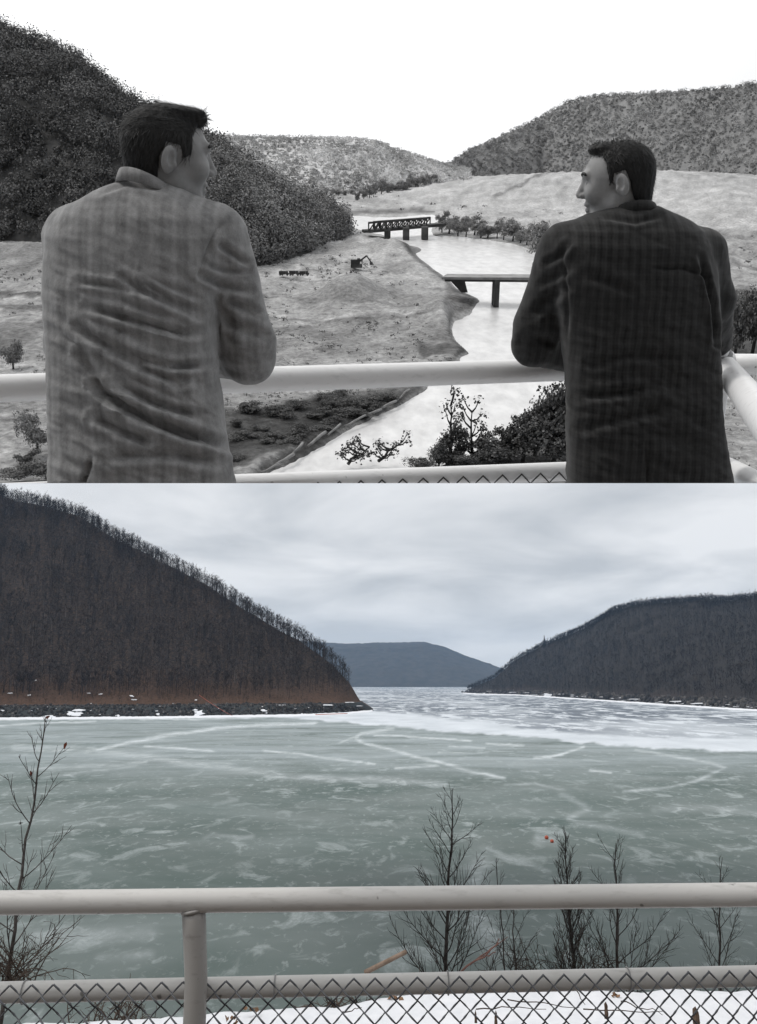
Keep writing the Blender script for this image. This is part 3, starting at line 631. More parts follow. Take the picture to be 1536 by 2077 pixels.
def shrub(name, label, px, row, Y, w, h, n, seed, mat, cat='shrub'):
    rg = np.random.default_rng(seed); c = at(px, row, Y); c[2] = max(c[2], float(bank_z(np.array(float(px)), np.array(Y)))) - .05; t = thing(name, label, cat, c)
    for i in range(n):
        a = Acc(); p = c + np.array([rg.normal(0, w * .18), rg.normal(0, w * .2), 0]); D = unit(np.array([rg.normal(0, .55), rg.normal(0, .4), 1.])); L = h * rg.uniform(.5, 1.1); P = [p]
        for q in range(9):
            D = unit(D + rg.normal(0, .2, 3) + np.array([0, 0, -.05])); P.append(P[-1] + D * L / 9)
        a.add(*tube(P, np.linspace(.005, .0014, 10), 4))
        for j in range(7):
            s0 = P[2 + j]; e = unit(D + rg.normal(0, .8, 3)); Q = [s0]
            for k in range(4): e = unit(e + rg.normal(0, .3, 3) + np.array([0, 0, -.1])); Q.append(Q[-1] + e * h * .07)
            a.add(*tube(Q, np.linspace(.0022, .001, 5), 4))
        V, Fq = a.get(); part('stem', V, Fq, mat, t)
shrub('shrub', 'tangle of vines and twigs under the slender sapling', 24, 1990, 6.2, .34, .58, 36, 201, mat_twig_b)
shrub('shrub', 'low brown brush beside the bushy sapling', 1080, 1965, 10.4, .9, .55, 22, 202, mat_twig_b)
shrub('shrub', 'low brown brush between the bushy and the spreading saplings', 1205, 1962, 10.6, .8, .5, 16, 203, mat_twig_b)
shrub('shrub', 'scrubby weeds behind the lower rail left of the post', 235, 2075, 4.7, .5, .22, 30, 204, mat_twig_b)
shrub('shrub', 'brown weeds at the crest of the bank right of the post', 690, 2040, 4.65, .35, .16, 26, 205, mat_twig_b)
shrub('shrub', 'brambly twigs at the crest below the tallest sapling', 860, 2012, 4.7, .3, .14, 20, 206, mat_twig_b)
mat_cut = m_noise('cut_branch', (.15, .108, .08), (.24, .18, .14), 20, .8)
pc = pline(at(742, 1972, 4.9), at(823, 1931, 4.75), 6); solo('branch', *tube(pc, [.014, .0135, .013, .0125, .012, .012], 10), mat_cut, pc[0], label='pale sawn branch poking up behind the lower rail', cat='branch')
mat_redb = m_noise('red_twig', (.1, .05, .042), (.15, .085, .07), 20, .8)
def red_branch():
    t = thing('branch', 'reddish forked branch beside the trunk of the tallest sapling', 'branch', at(935, 1972, 5.0))
    for a, b, r in [((935, 1972), (1012, 1916), .006), ((965, 1950), (1016, 1908), .004), ((975, 1944), (1004, 1930), .004), ((955, 1957), (1030, 1900), .0025)]:
        part('stem', *tube(pline(at(*a, 5.0), at(*b, 4.9), 6) + np.random.default_rng(int(a[0])).normal(0, .004, (6, 3)), np.linspace(r, r * .6, 6), 7), mat_redb, t)
red_branch()
mat_stump = m_noise('rotten_stump', (.045, .03, .022), (.11, .075, .055), 25, .95, bump=.6)
def stump(px, row, Y, w, h, label, seed):
    b = at(px, row, Y); rg = np.random.default_rng(seed); n = 10; A = Acc(); rings = []
    for i in range(6): rings.append(np.stack([b[0] + w * (1.15 - .05 * i) * np.cos(np.arange(n) * .628) * rg.uniform(.8, 1.1, n), b[1] + w * np.sin(np.arange(n) * .628), b[2] - .03 + h * i / 5 + rg.uniform(-.25, .15, n) * h * (i == 5)], -1))
    V = np.concatenate(rings + [[b + (0, 0, h * .7)]]); Fq = [(i * n + j, i * n + (j + 1) % n, (i + 1) * n + (j + 1) % n, (i + 1) * n + j) for i in range(5) for j in range(n)] + [(5 * n + j, 5 * n + (j + 1) % n, 6 * n) for j in range(n)]
    solo('stump', V, Fq, mat_stump, b, smooth=False, label=label, cat='stump')
stump(1412, 2062, 3.75, .013, .055, 'short rotten stump sticking out of the snow', 1)
stump(1230, 2050, 3.85, .008, .05, 'thin reddish stub in the snow beside the stump', 2)
stump(1006, 2066, 3.7, .006, .045, 'small stub in the snow near the middle saplings', 3)
stump(965, 2058, 3.75, .005, .03, 'tiny stub in the snow below the tallest sapling', 4)
def litter(px, row, Y, s, label, seed):
    rg = np.random.default_rng(seed); A = Acc(); b = at(px, row, Y)
    for k in range(7):
        R = np.linalg.qr(rg.normal(size=(3, 3)))[0]; q = np.array([(-1, -.4, 0), (0, -.6, .3), (1, 0, .1), (.1, .6, .25), (-.8, .4, -.1)]) * s * rg.uniform(.6, 1); A.add(q @ R.T + b + rg.normal(0, s * .7, 3) * [1.6, 1, .35], [(0, 1, 2, 3, 4)])
    V, Fq = A.get(); solo('leaf_litter', V, Fq, mat_litter, b, smooth=False, kind='stuff', label=label, cat='leaves')
mat_litter = m_noise('litter', (.1, .055, .03), (.23, .14, .085), 40, .85)
litter(470, 2064, 4.1, .022, 'curled brown leaves on the snow right of the post', 1); litter(510, 2047, 4.4, .02, 'flat brown leaves at the snow edge', 2)
litter(800, 2022, 4.45, .022, 'heap of brown leaves under the tallest sapling', 3); litter(905, 2012, 4.5, .018, 'brown leaves at the crest below the sawn branch', 4); litter(1250, 2018, 4.4, .014, 'dark litter at the crest of the bank', 5)
def snow_twigs():
    rg = np.random.default_rng(77)
    for k, (a, b, Y) in enumerate([((965, 2052), (1120, 2040), 3.9), ((1030, 2030), (1180, 2046), 4.0), ((1180, 2046), (1340, 2060), 3.9), ((1260, 2030), (1350, 2058), 4.1), ((700, 2055), (740, 2040), 4.1), ((1170, 2010), (1185, 2040), 4.1)]):
        P = pline(at(*a, Y), at(*b, Y), 9) + np.cumsum(rg.normal(0, .004, (9, 3)), 0); solo('fallen_twig', *tube(P, np.linspace(.003, .0012, 9), 5), mat_twig_b, P[0], cat='twig', group='twigs on the snow',
            label=['long thin twig lying on the snow under the saplings', 'arched twig across the snow below the rail', 'twig trailing over the snow towards the stump', 'short twig leaning near the rotten stump', 'twig poking out of the snow near the brown weeds', 'upright stub of twig in the snow under the lower rail'][k])
snow_twigs()
# ================================================================== THE VALLEY OF 1964 (a grey world, leaning back on its own stage above the lake)
def floor_grid():
    rows = np.concatenate([np.arange(340, 372, 4.), np.arange(372, 560, 2.), np.arange(560, 979, 2.6), [980.0]])
    cols = np.arange(-300, 1840, 4.0)
    PX, PY = np.meshgrid(cols, rows); P = on_floor(PX, PY)
    return PX, PY, P
RIVER = [(640, 404), (720, 400), (700, 412), (660, 420), (700, 432), (790, 436), (880, 430), (900, 440), (880, 458), (880, 472), (960, 477), (1040, 488), (1092, 505), (1085, 535), (1090, 560), (1150, 600), (1230, 680), (1230, 790),
         (1150, 800), (1090, 850), (1010, 900), (900, 945), (800, 990), (500, 992), (540, 955), (620, 915), (700, 868), (760, 838), (840, 798), (905, 748), (945, 712), (922, 690), (914, 668), (918, 645), (950, 628), (968, 606), (925, 586),
         (905, 566), (880, 548), (850, 525), (820, 500), (775, 478), (735, 470), (710, 462), (712, 450), (660, 436), (630, 420)]
def stage_floor():
    PX, PY, P = floor_grid(); X, Y, Z = P[..., 0], P[..., 1], P[..., 2].copy()
    wob = 5 * smooth_noise(PX * .05, PY * .09, 71, 4)
    sd = poly_sd(PX + wob, PY + wob * .5, RIVER)
    Z += np.where(sd < 0, -.05, 0) * sstep(0, -8, sd) + .03 * sstep(0, 12, sd) * sstep(60, 14, sd)
    dry = sstep(0, 20, sd)
    Z += dry * (.07 * smooth_noise(X * .9, Y * .7, 72, 4) + .05 * smooth_noise(X * 4, Y * 3, 73, 4) + .02 * np.abs(smooth_noise(X * 11, Y * 8, 78, 3))) * np.clip(Y / 14, .5, 1.6)
    def bump(px, py, w, h, a):
        return a * np.exp(-((PX - px) / w) ** 2 - ((PY - py) / h) ** 2)
    Z += bump(712, 600, 58, 16, .33) + bump(800, 505, 40, 8, .18) + bump(640, 612, 60, 12, .1) + bump(890, 640, 40, 26, .14) * dry + bump(760, 640, 150, 10, .1)
    Z += bump(1330, 385, 330, 28, .9) + bump(1060, 392, 170, 16, .35) + bump(1500, 430, 120, 24, .5)     # the graded slope below the wooded ridge
    Z += bump(30, 690, 110, 30, .12) + bump(60, 520, 120, 18, .3)
    edge = sstep(980, 965, PY); Z = P[..., 2] + (Z - P[..., 2]) * edge
    tone = .55 + .14 * smooth_noise(X * 5, Y * 2.5, 79, 4) + .12 * smooth_noise(PX * .006, PY * .3, 80, 3) + .10 * smooth_noise(X * .35, Y * .25, 74, 4) + .16 * smooth_noise(X * 1.6, Y * .8, 75, 4) + .1 * smooth_noise(PX * .02, PY * .16, 76, 3)
    def area(poly, t, soft=14, k=1.0):
        nonlocal tone
        f = sstep(soft, -soft, poly_sd(PX + wob * 2, PY + wob, poly)) * k; tone = tone * (1 - f) + (t + .14 * smooth_noise(X * 2.2, Y * 1.4, 77, 4)) * f
    area([(420, 655), (900, 650), (925, 700), (930, 720), (420, 745)], .43)
    area([(560, 590), (900, 592), (905, 640), (640, 640)], .47)
    area([(440, 818), (850, 790), (760, 838), (640, 905), (470, 960), (430, 900)], .12, 12)
    area([(430, 790), (600, 800), (560, 825), (430, 835)], .5, 8, .8)
    area([(-300, 488), (110, 492), (110, 560), (-300, 565)], .4); area([(-300, 585), (110, 590), (110, 600), (-300, 603)], .18, 5); area([(-300, 622), (100, 620), (100, 630), (-300, 634)], .25, 5)
    area([(-300, 700), (50, 670), (120, 650), (100, 690), (20, 720), (-300, 730)], .3)
    area([(850, 700), (945, 705), (935, 722), (850, 728)], .22, 6); area([(905, 580), (955, 600), (950, 625), (900, 640)], .25, 8, .8)
    area([(560, 570), (760, 566), (900, 556), (900, 552), (600, 562)], .7, 4)
    area([(700, 385), (1000, 375), (1600, 395), (1600, 470), (1110, 460), (900, 445)], .66, 14); area([(840, 520), (800, 500), (830, 497), (900, 520), (915, 552), (885, 545)], .3, 6)
    area([(860, 505), (960, 505), (905, 522)], .4, 6); area([(1480, 590), (1700, 580), (1700, 720), (1480, 730)], .12, 8)
    area([(700, 428), (860, 424), (860, 430), (700, 436)], .3, 4)
    area([(620, 900), (1160, 880), (1160, 990), (480, 990)], .2, 14, .75)
    for poly, w, t_ in [([(500, 668), (600, 655), (760, 640), (900, 650)], 2.5, .72), ([(520, 600), (640, 618), (900, 628)], 2.2, .3), ([(540, 646), (700, 652), (890, 648)], 1.6, .28), ([(510, 560), (700, 558), (905, 560)], 1.6, .75),
                        ([(1000, 410), (1060, 400), (1110, 385)], 2, .3), ([(1440, 470), (1536, 490)], 2.5, .3), ([(1440, 515), (1536, 545)], 3, .3), ([(740, 432), (880, 430)], 2, .3)]:
        f = np.exp(-(seg_dist(PX + wob, PY + wob * .3, poly) / w) ** 2); tone = tone * (1 - f) + t_ * f
    bank = np.exp(-((sd - 3) / 5) ** 2) * (PY > 500); tone = tone * (1 - .55 * bank)
    tone = tone * (1 + .3 * smooth_noise(PX * .03, PY * .14, 95, 4) + .25 * smooth_noise(PX * .09, PY * .3, 96, 3))
    tone = np.clip(tone, .05, .85) * .77
    t = NT('grey_earth', .95, .1); n1 = t.noise(14, 7, .72); n2 = t.noise(2.2, 6, .65)
    a = t.math('MULTIPLY', t.attr('tone'), t.ramp(n1, [(.3, .5), (.7, 1.35)])); a = t.math('MULTIPLY', a, t.ramp(n2, [(.3, .85), (.7, 1.1)]))
    cmb = t.n('ShaderNodeCombineColor'); [t.l(a, cmb.inputs[i]) for i in range(3)]; t.col(cmb.outputs[0]); t.bump(n1, .9, .06)
    solo('ground', np.stack([X, Y, Z], -1).reshape(-1, 3), grid_faces(*PX.shape)[:, ::-1].copy(), t.m, up(768, 700, 12.), True, attrs={'tone': tone}, kind='structure', label='pale cleared valley floor of earth and scrub')
    # the river lies just below its banks
    rows = np.concatenate([np.arange(396, 560, 2.5), np.arange(560, 978, 5.), [980.]]); cols = np.arange(440, 1300, 5.)
    QX, QY = np.meshgrid(cols, rows); W = on_floor(QX, QY); W[..., 2] -= .022 * sstep(980, 970, QY)
    keep = poly_sd(QX, QY, RIVER) < 16; Fq = grid_faces(*QX.shape)[:, ::-1]; k = keep.ravel()[Fq].all(1)
    t = NT('sky_tinted_water', .3, .5); n1 = t.noise(6, 4, .6, t.coord('Object', (1, .5, 1))); t.col(t.ramp(n1, [(.3, .48), (.65, .68)])); t.bump(n1, .08, .02)  # the white sky's reflection is put into the water's base colour
    solo('river', W.reshape(-1, 3), Fq[k], t.m, up(1000, 650, 13.), True, kind='structure', label='pale shining river winding down the cleared valley')
stage_floor()

def leaf_cloud(C, R, n, size, rg, shell=.45, inner=True):
    N_ = len(C); D = unit(rg.normal(size=(N_, n, 3))); D[..., 2] = np.where(D[..., 2] < -.35, -D[..., 2], D[..., 2])
    rad = (shell + (1 - shell) * rg.random((N_, n, 1)) ** .6) * (1 + .18 * np.sin(D[..., :1] * 7 + rg.random((N_, 1, 1)) * 6) + .15 * np.sin(D[..., 2:] * 9 + rg.random((N_, 1, 1)) * 6))
    P = C[:, None] + D * rad * R[:, None]
    nrm = unit(D + .5 * rg.normal(size=D.shape)); A = unit(np.cross(nrm, rg.normal(size=D.shape))); Bv = np.cross(nrm, A)
    s = (size if np.isscalar(size) else np.asarray(size)[:, None, None]) * rg.uniform(.6, 1.3, (N_, n, 1)); A = A * s; Bv = Bv * s * .8
    V = np.stack([P - A, P - Bv * .9, P + A * .9, P + Bv], 2).reshape(-1, 3)
    return V, np.arange(len(V)).reshape(-1, 4)

def stage_hill(us, base_u, base_row, sil_u, sil_row, sil_dY, mat, label, seed, canopy, nv=40, bulge=1.5):
    Bp = on_floor(us, np.interp(us, base_u, base_row)); Yb = Bp[:, 1]; Yr = Yb + np.interp(us, sil_u, sil_dY)
    R = up(us, np.interp(us, sil_u, sil_row), Yr); zr = R[:, 2] - canopy; v = np.r_[np.linspace(0, 1, nv), np.linspace(1.08, 1.5, 6)]
    U, VV = np.meshgrid(us, v); Y = Yb[None] + (Yr - Yb)[None] * VV; x, y, z = _ray(U, 370., -BETA); X = x / y * Y
    pr = np.where(VV <= 1, 1 - (1 - np.clip(VV, 0, 1)) ** bulge, 1 - .5 * (VV - 1)); Z = Bp[:, 2][None] - .05 + (zr - Bp[:, 2])[None] * pr
    Z += .25 * smooth_noise(X * .5, Y * .5, seed, 4) * sstep(.05, .3, VV) * sstep(1.0, .8, VV) * np.clip((zr - Bp[:, 2])[None] / 3, 0, 1)
    P = np.stack([X, Y, Z], -1)
    solo('hill', P.reshape(-1, 3), grid_faces(*U.shape), mat, (float(X.mean()), float(Yb.mean()), float(Bp[:, 2].mean())), True, kind='structure', label=label)
    return dict(us=us, v=v, P=P)
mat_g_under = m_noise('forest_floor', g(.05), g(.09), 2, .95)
mat_g_far_hazed = m_noise('far_slope_hazed', g(.6), g(.68), 1.2, .95); mat_g_right = m_noise('ridge_slope', g(.2), g(.28), 1.5, .95)  # far slope's pale grey has the haze of distance put in
leaf_dark = m_leaf('dark_leaves', [(.0, g(.1)), (.6, g(.13)), (1., g(.17))], .6)
leaf_mid = m_leaf('mid_leaves', [(.0, g(.22)), (.6, g(.28)), (1., g(.34))], .6)
leaf_right = m_leaf('ridge_leaves', [(.0, g(.24)), (.6, g(.31)), (1., g(.4))], .5)
leaf_far_hazed = m_leaf('far_leaves_hazed', [(.0, g(.54)), (.6, g(.6)), (1., g(.66))], .3)  # leaf colour lightened to carry the haze over the far hill
leaf_bush = m_leaf('bush_leaves', [(.0, g(.04)), (.6, g(.08)), (1., g(.17))], 3)
us = np.arange(-330, 560, 8.)
H1 = stage_hill(us, [-330, 0, 120, 300, 420, 500, 560], [484, 489, 497, 520, 540, 548, 540], [-330, 0, 60, 100, 180, 270, 350, 440, 500, 560], [-90, 36, 58, 80, 116, 196, 236, 290, 335, 372], [12, 12, 12, 12, 11.5, 11, 10, 9.5, 8, 6.5], mat_g_under, 'steep dark hill covered in summer forest', 81, .25)
us = np.r_[np.arange(395, 700, 6.), np.arange(700, 708, 2.)]
H2 = stage_hill(us, [395, 500, 560, 620, 680, 700, 707], [545, 549, 533, 513, 490, 482, 478], [395, 440, 480, 540, 600, 640, 680, 697, 707], [290, 306, 322, 352, 384, 402, 418, 432, 470], [5, 5, 5, 4.6, 4, 3.5, 2.5, 1.5, .6], mat_g_under, 'lower spur of the dark hill ending at the river', 82, .18)
us = np.arange(300, 960, 6.)
H3 = stage_hill(us, [300, 640, 760, 960], [398, 398, 393, 375], [300, 440, 560, 740, 780, 800, 840, 890, 960], [268, 274, 277, 281, 291, 300, 313, 329, 345], [9, 9, 9, 9, 9, 9, 8, 7, 6], mat_g_far_hazed, 'far hill in haze-pale colour closing the valley', 83, .06, bulge=1.25)
us = np.arange(896, 1900, 8.)
H4 = stage_hill(us, [896, 950, 1100, 1300, 1536, 1900], [368, 362, 358, 368, 378, 392], [896, 910, 950, 1050, 1100, 1140, 1180, 1300, 1400, 1470, 1536, 1700, 1900], [338, 326, 302, 254, 228, 203, 193, 185, 180, 172, 155, 120, 70], [3, 4, 5.5, 7.5, 8, 9, 9, 9, 9, 9, 9, 9, 9], mat_g_right, 'broad wooded ridge with a flat top', 84, .1, bulge=1.2)
def stage_forest(H, n, rad, nl, ls, mat, label, seed, vmax=1.12, squash=.9, vmin=.0):
    rg = np.random.default_rng(seed); P = hill_points(H, n, rg, vmin, vmax); r = rad * (.45 + 1.25 * rg.random(len(P)) ** 1.7); P[:, 2] += r * .7
    V, Fq = leaf_cloud(P, np.stack([r, r, r * squash * rg.uniform(.9, 1.5, len(P))], -1), nl, ls, rg)
    solo('forest', V, Fq, mat, P.mean(0), True, smooth=False, kind='stuff', label=label, cat='forest')
stage_forest(H1, 2600, .26, 130, .029, leaf_dark, 'dense dark summer trees covering the steep hill', 91)
stage_forest(H2, 1100, .2, 110, .024, leaf_mid, 'leafy trees covering the spur down to the river', 92)
stage_forest(H3, 4200, .13, 24, .038, leaf_far_hazed, 'distant trees in haze-pale colour on the hill closing the valley', 93, squash=.5)
stage_forest(H4, 8000, .14, 34, .03, leaf_right, 'mixed light and dark trees on the broad ridge', 94, squash=.7)

# ---- bushes and trees by the river
crowns = []
for k in range(5):
    rg = np.random.default_rng(300 + k); c = unit(rg.normal(size=(9, 3))) * rg.uniform(.15, .5, (9, 1)) * [1, 1, .8] + [0, 0, .55]; c = np.r_[c, [[0, 0, .3]]]
    crowns.append(new_mesh('crown', *leaf_cloud(c, np.tile([[.3, .3, .26]], (10, 1)) * rg.uniform(.7, 1.2, (10, 1)), 300, .032, rg, .25), False))
trunk_me = new_mesh('trunk', *tube([(0, 0, 0), (.02, 0, .3), (0, .02, .7)], [.05, .035, .015], 6)); trunk_me.materials.append(m_noise('grey_bark', g(.05), g(.1), 8))
crown_cache = {}
def leafy(name, label, cat, group, px, row, wpx, hpx, mat, k, base=None):
    b = on_floor(px, row) if base is None else base; sc = np.linalg.norm(b) / F_PX
    t = thing(name, label, cat, b, True, group); t.scale = (wpx * sc / 1.15, wpx * sc / 1.15, hpx * sc / 1.1)
    key = (k % 5, mat.name)
    if key not in crown_cache: crown_cache[key] = crowns[k % 5].copy(); crown_cache[key].materials.append(mat)
    link('trunk', trunk_me, None, t); c = link('crown', crown_cache[key], None, t); c.rotation_euler = (0, 0, k * 1.7)
    return t
rg = np.random.default_rng(17)
for i, px in enumerate(np.linspace(726, 905, 16)):
    leafy('tree', 'dark tree in the line at the foot of the broad ridge', 'tree', 'trees at the foot of the ridge', px, np.interp(px, [726, 780, 905], [408, 396, 376]) + rg.uniform(-2, 2), rg.uniform(18, 30), rg.uniform(16, 30), leaf_mid, i)
for i, px in enumerate(np.linspace(560, 715, 12)):
    leafy('tree', 'small grey tree at the foot of the far pale hill', 'tree', 'trees at the foot of the far hill', px, 398 + rg.uniform(-3, 2), rg.uniform(14, 22), rg.uniform(9, 15), leaf_right, i)
for i, px in enumerate(np.linspace(896, 1085, 13)):
    leafy('bush', 'grey riverside bush on the bank above the low bridge', 'bush', 'bushes along the river bank', px + rg.uniform(-5, 5), np.interp(px, [896, 1000, 1085], [474, 482, 500]) + rg.uniform(-3, 3), rg.uniform(26, 46), rg.uniform(26, 46), leaf_mid if i % 3 else leaf_right, i)
leafy('bush', 'rounded bush against the shoulder of the darker jacket', 'bush', None, 1098, 540, 60, 85, leaf_right, 3)
for i, (px, row, w, h) in enumerate([(1490, 720, 70, 130), (1525, 722, 80, 140), (1570, 722, 90, 130), (1620, 725, 90, 140)]):
    leafy('tree', ['dark tree beside the darker jacket above the corner rail', 'dark tree at the edge beyond the corner rail', 'dark tree just past the corner of the view', 'dark tree farthest out beyond the corner rail'][i], 'tree', 'dark trees beyond the corner rail', px, row, w, h, leaf_dark, i)
leafy('tree', 'small dark tree on the field beside the paler jacket', 'tree', None, 28, 752, 46, 62, leaf_mid, 1)
leafy('tree', 'thin tree below the rail beside the paler jacket', 'tree', None, 78, 920, 60, 85, leaf_mid, 2)
for i, (px, row, w, h) in enumerate([(60, 945, 50, 35), (40, 972, 80, 34), (95, 972, 70, 38)]):
    leafy('bush', ['round dark bush under the thin tree', 'dark bush at the lower corner', 'dark bush tucked against the paler jacket hem'][i], 'bush', 'dark bushes below the rail', px, row, w, h, leaf_dark, i)
n_s = 0
for i in range(34):
    px = rg.uniform(470, 800); lo = np.interp(px, [470, 600, 700, 800], [945, 905, 862, 818]); row = rg.uniform(822 if px < 650 else 808, lo)
    leafy('bush', 'low dark scrub bush on the near bank beside the log boom', 'bush', 'scrub bushes on the near bank', px, row, rg.uniform(34, 70), rg.uniform(12, 26), leaf_bush, i)
for i, (px, row, w, h) in enumerate([(1030, 925, 75, 90), (1085, 925, 100, 135), (1135, 930, 110, 150), (1180, 940, 100, 140), (985, 935, 50, 60), (1010, 945, 70, 40), (905, 945, 60, 38), (1060, 940, 110, 95), (1120, 945, 120, 100), (1000, 950, 110, 60), (940, 955, 80, 45), (860, 955, 70, 32), (1160, 935, 120, 160), (930, 940, 70, 80), (890, 950, 60, 55)]):
    leafy('tree' if i < 4 else 'bush', ['leafy tree behind the lower rail, nearest the water', 'full leafy tree behind the lower rail beside the dark jacket', 'tall leafy tree partly hidden by the dark jacket', 'leafy tree mostly behind the dark jacket', 'small bush beside the tall weed', 'low bush in front of the leafy trees', 'low bush by the water behind the lower rail', 'broad dark bush under the full leafy tree', 'broad dark bush against the dark jacket', 'wide low bush under the branching bare shrub', 'low dark bush behind the tall dark weed', 'smallest low bush, nearest the drift logs', 'tall thicket right behind the dark jacket sleeve', 'bush half hiding the stem of the tall dark weed', 'bush between the tall dark weed and the small dead weed'][i], 'tree' if i < 4 else 'bush', 'trees behind the lower rail', px, row, w, h, leaf_bush, i)
def weed(px, row, h, w, label, seed, lean=0.0, nb=14):
    b = on_floor(px, row); s = np.linalg.norm(b) / F_PX; t = thing('dry_weed', label, 'plant', b, True); rg = np.random.default_rng(seed)
    tp = b + np.array([lean * h * s, 0, h * s]); P = pline(b, tp, 7) + np.cumsum(rg.normal(0, .012, (7, 3)), 0); part('stem', *tube(P, np.linspace(.014, .004, 7), 5), mat_gbark, t)
    tips = []
    for i in range(nb):
        q = P[1 + i % 6]; d = np.array([rg.choice([-1, 1]) * w * s * rg.uniform(.4, 1), rg.normal(0, .05), h * s * rg.uniform(.05, .25)]); part('twig', *tube([q, q + d * .5, q + d + (0, 0, .03)], [.008, .005, .003], 4), mat_gbark, t)
        tips.append(q + d)
    V, Fq = leaf_cloud(np.array(tips), np.tile([[.05, .04, .06]], (len(tips), 1)), 22, .011, rg); part('foliage', V, Fq, leaf_bush, t, False)
mat_gbark = m_noise('dark_stem', g(.025), g(.06), 8)
weed(918, 945, 120, 14, 'tall dark weed standing in front of the river', 1); weed(965, 940, 100, 26, 'branching bare shrub beside the tall dark weed', 2); weed(700, 940, 45, 30, 'dead branching weed leaning over the water', 3, .9, 14)
weed(770, 940, 45, 26, 'small dead weed at the water edge', 4, .8, 10)

# ---- rough growth and stones over the cleared floor
def tufts():
    rg = np.random.default_rng(44); px = rg.uniform(-200, 1700, 9000); row = 372 + 600 * rg.random(9000) ** .9
    sd = poly_sd(px, row, RIVER); den = smooth_noise(px * .012, row * .03, 45, 3); k = (sd > 6) & (den + rg.normal(0, .25, 9000) > .12) & (row < 968); P = on_floor(px[k], row[k]); r = np.linalg.norm(P, axis=1) / F_PX * rg.uniform(1.5, 4.5, k.sum()); P[:, 2] += .03
    V, Fq = leaf_cloud(P, np.stack([r * 1.6, r * 1.6, r], -1), 14, r * .45, rg)
    solo('undergrowth', V, Fq, m_leaf('rough_growth', [(.0, g(.1)), (.6, g(.2)), (1., g(.4))], 1.5), P.mean(0), True, smooth=False, kind='stuff', label='rough growth and rubble scattered over the cleared floor', cat='undergrowth')
tufts()
# ---- log boom along the near bank
def logs():
    pts = [(838, 800), (800, 822), (770, 836), (735, 852), (700, 872), (665, 890), (625, 912), (590, 934), (560, 950), (530, 966)]
    mat = m_noise('wet_log', g(.1), g(.3), 6, .8); rg = np.random.default_rng(5); P = on_floor(np.array([p[0] for p in pts]), np.array([p[1] for p in pts]))
    names = ['topmost', 'second', 'third', 'fourth', 'fifth', 'sixth', 'seventh', 'eighth', 'lowest']
    for i in range(len(pts) - 1):
        a, b = P[i].copy(), P[i + 1].copy(); a[2] += .03 + rg.uniform(0, .03); b[2] += .03; a += rg.normal(0, .03, 3) * [1, 1, 0]
        solo('drift_log', *tube(pline(a, b, 5) + rg.normal(0, .003, (5, 3)), rg.uniform(.008, .014) * np.array([1, 1.05, 1, .95, .85]), 8), mat, a, True, label=f'{names[i]} grey drift log of the line along the near bank', cat='log', group='drift logs along the near bank')
logs()

# ---- two bridges
mat_iron = m_noise('dark_iron', g(.05), g(.1), 5, .7); mat_conc = m_noise('grey_concrete', g(.06), g(.12), 6, .9)
def truss_bridge():
    b = on_floor(795, 486); Y = b[1]; t = thing('truss_bridge', 'dark iron truss bridge on stone piers far up the river', 'bridge', b, True)
    L0, L1 = up(738, 470, Y), up(892, 456, Y + 1.2); w = np.array([.12, .5, 0.])
    for k, off in enumerate((0 * w, w)):
        a, c = L0 + off, L1 + off; part('bottom_chord', *bar(a, c, .05, .06), mat_iron, t, False)
        a2, c2 = up(748, 452, Y) + off, up(866, 443, Y + .9) + off; part('top_chord', *bar(a2, c2, .05, .05), mat_iron, t, False)
        for i in range(11):
            f = i / 10; q = a2 * (1 - f) + c2 * f; f2 = np.clip((q[0] - a[0]) / (c[0] - a[0]), 0, 1); p = a * (1 - f2) + c * f2
            part('vertical', *bar(p, q, .035, .035), mat_iron, t, False)
            if i < 10:
                f3 = (i + 1) / 10; q2 = a2 * (1 - f3) + c2 * f3; part('diagonal', *bar(p, q2, .03, .03), mat_iron, t, False)
    part('deck', *bar(L0 + w * .5, L1 + w * .5, .45, .07), mat_iron, t, False)
    for px, r0, r1 in ((786, 466, 489), (824, 462, 481), (862, 460, 478)):
        q0 = up(px, r0, Y + .3); q1 = np.array(q0); q1[2] = on_floor(px, r1)[2] - .05; part('pier', *bar(q1, q0, .16, .45), mat_conc, t, False)
truss_bridge()
def low_bridge():
    b = on_floor(1005, 617); Y = b[1]; t = thing('girder_bridge', 'low flat bridge on a slim pier crossing the river', 'bridge', b, True)
    a, c = up(902, 561, Y + .3), up(1180, 563, Y - .2); part('deck', *bar(a, c, .5, .035), mat_deck, t, False)
    part('girder', *bar(a - (0, .1, .04), c - (0, .1, .04), .06, .04), mat_iron, t, False)
    for px, wd in ((1007, .075), (1084, .06)):
        q = up(px, 566, Y); q1 = q.copy(); q1[2] = b[2] - .08; part('pier', *bar(q1, q, wd, .3), mat_iron, t, False)
    A = Acc(); p = up(925, 566, Y + .25); V, Fq = box(p + np.array([0, .1, -.09]), (.24, .4, .2)); V[[0, 2], 0] += .14; V[[0, 2, 4, 6], 0] += .06; part('abutment', V, Fq, mat_iron, t, False)
mat_deck = m_noise('deck', g(.2), g(.32), 6)
low_bridge()
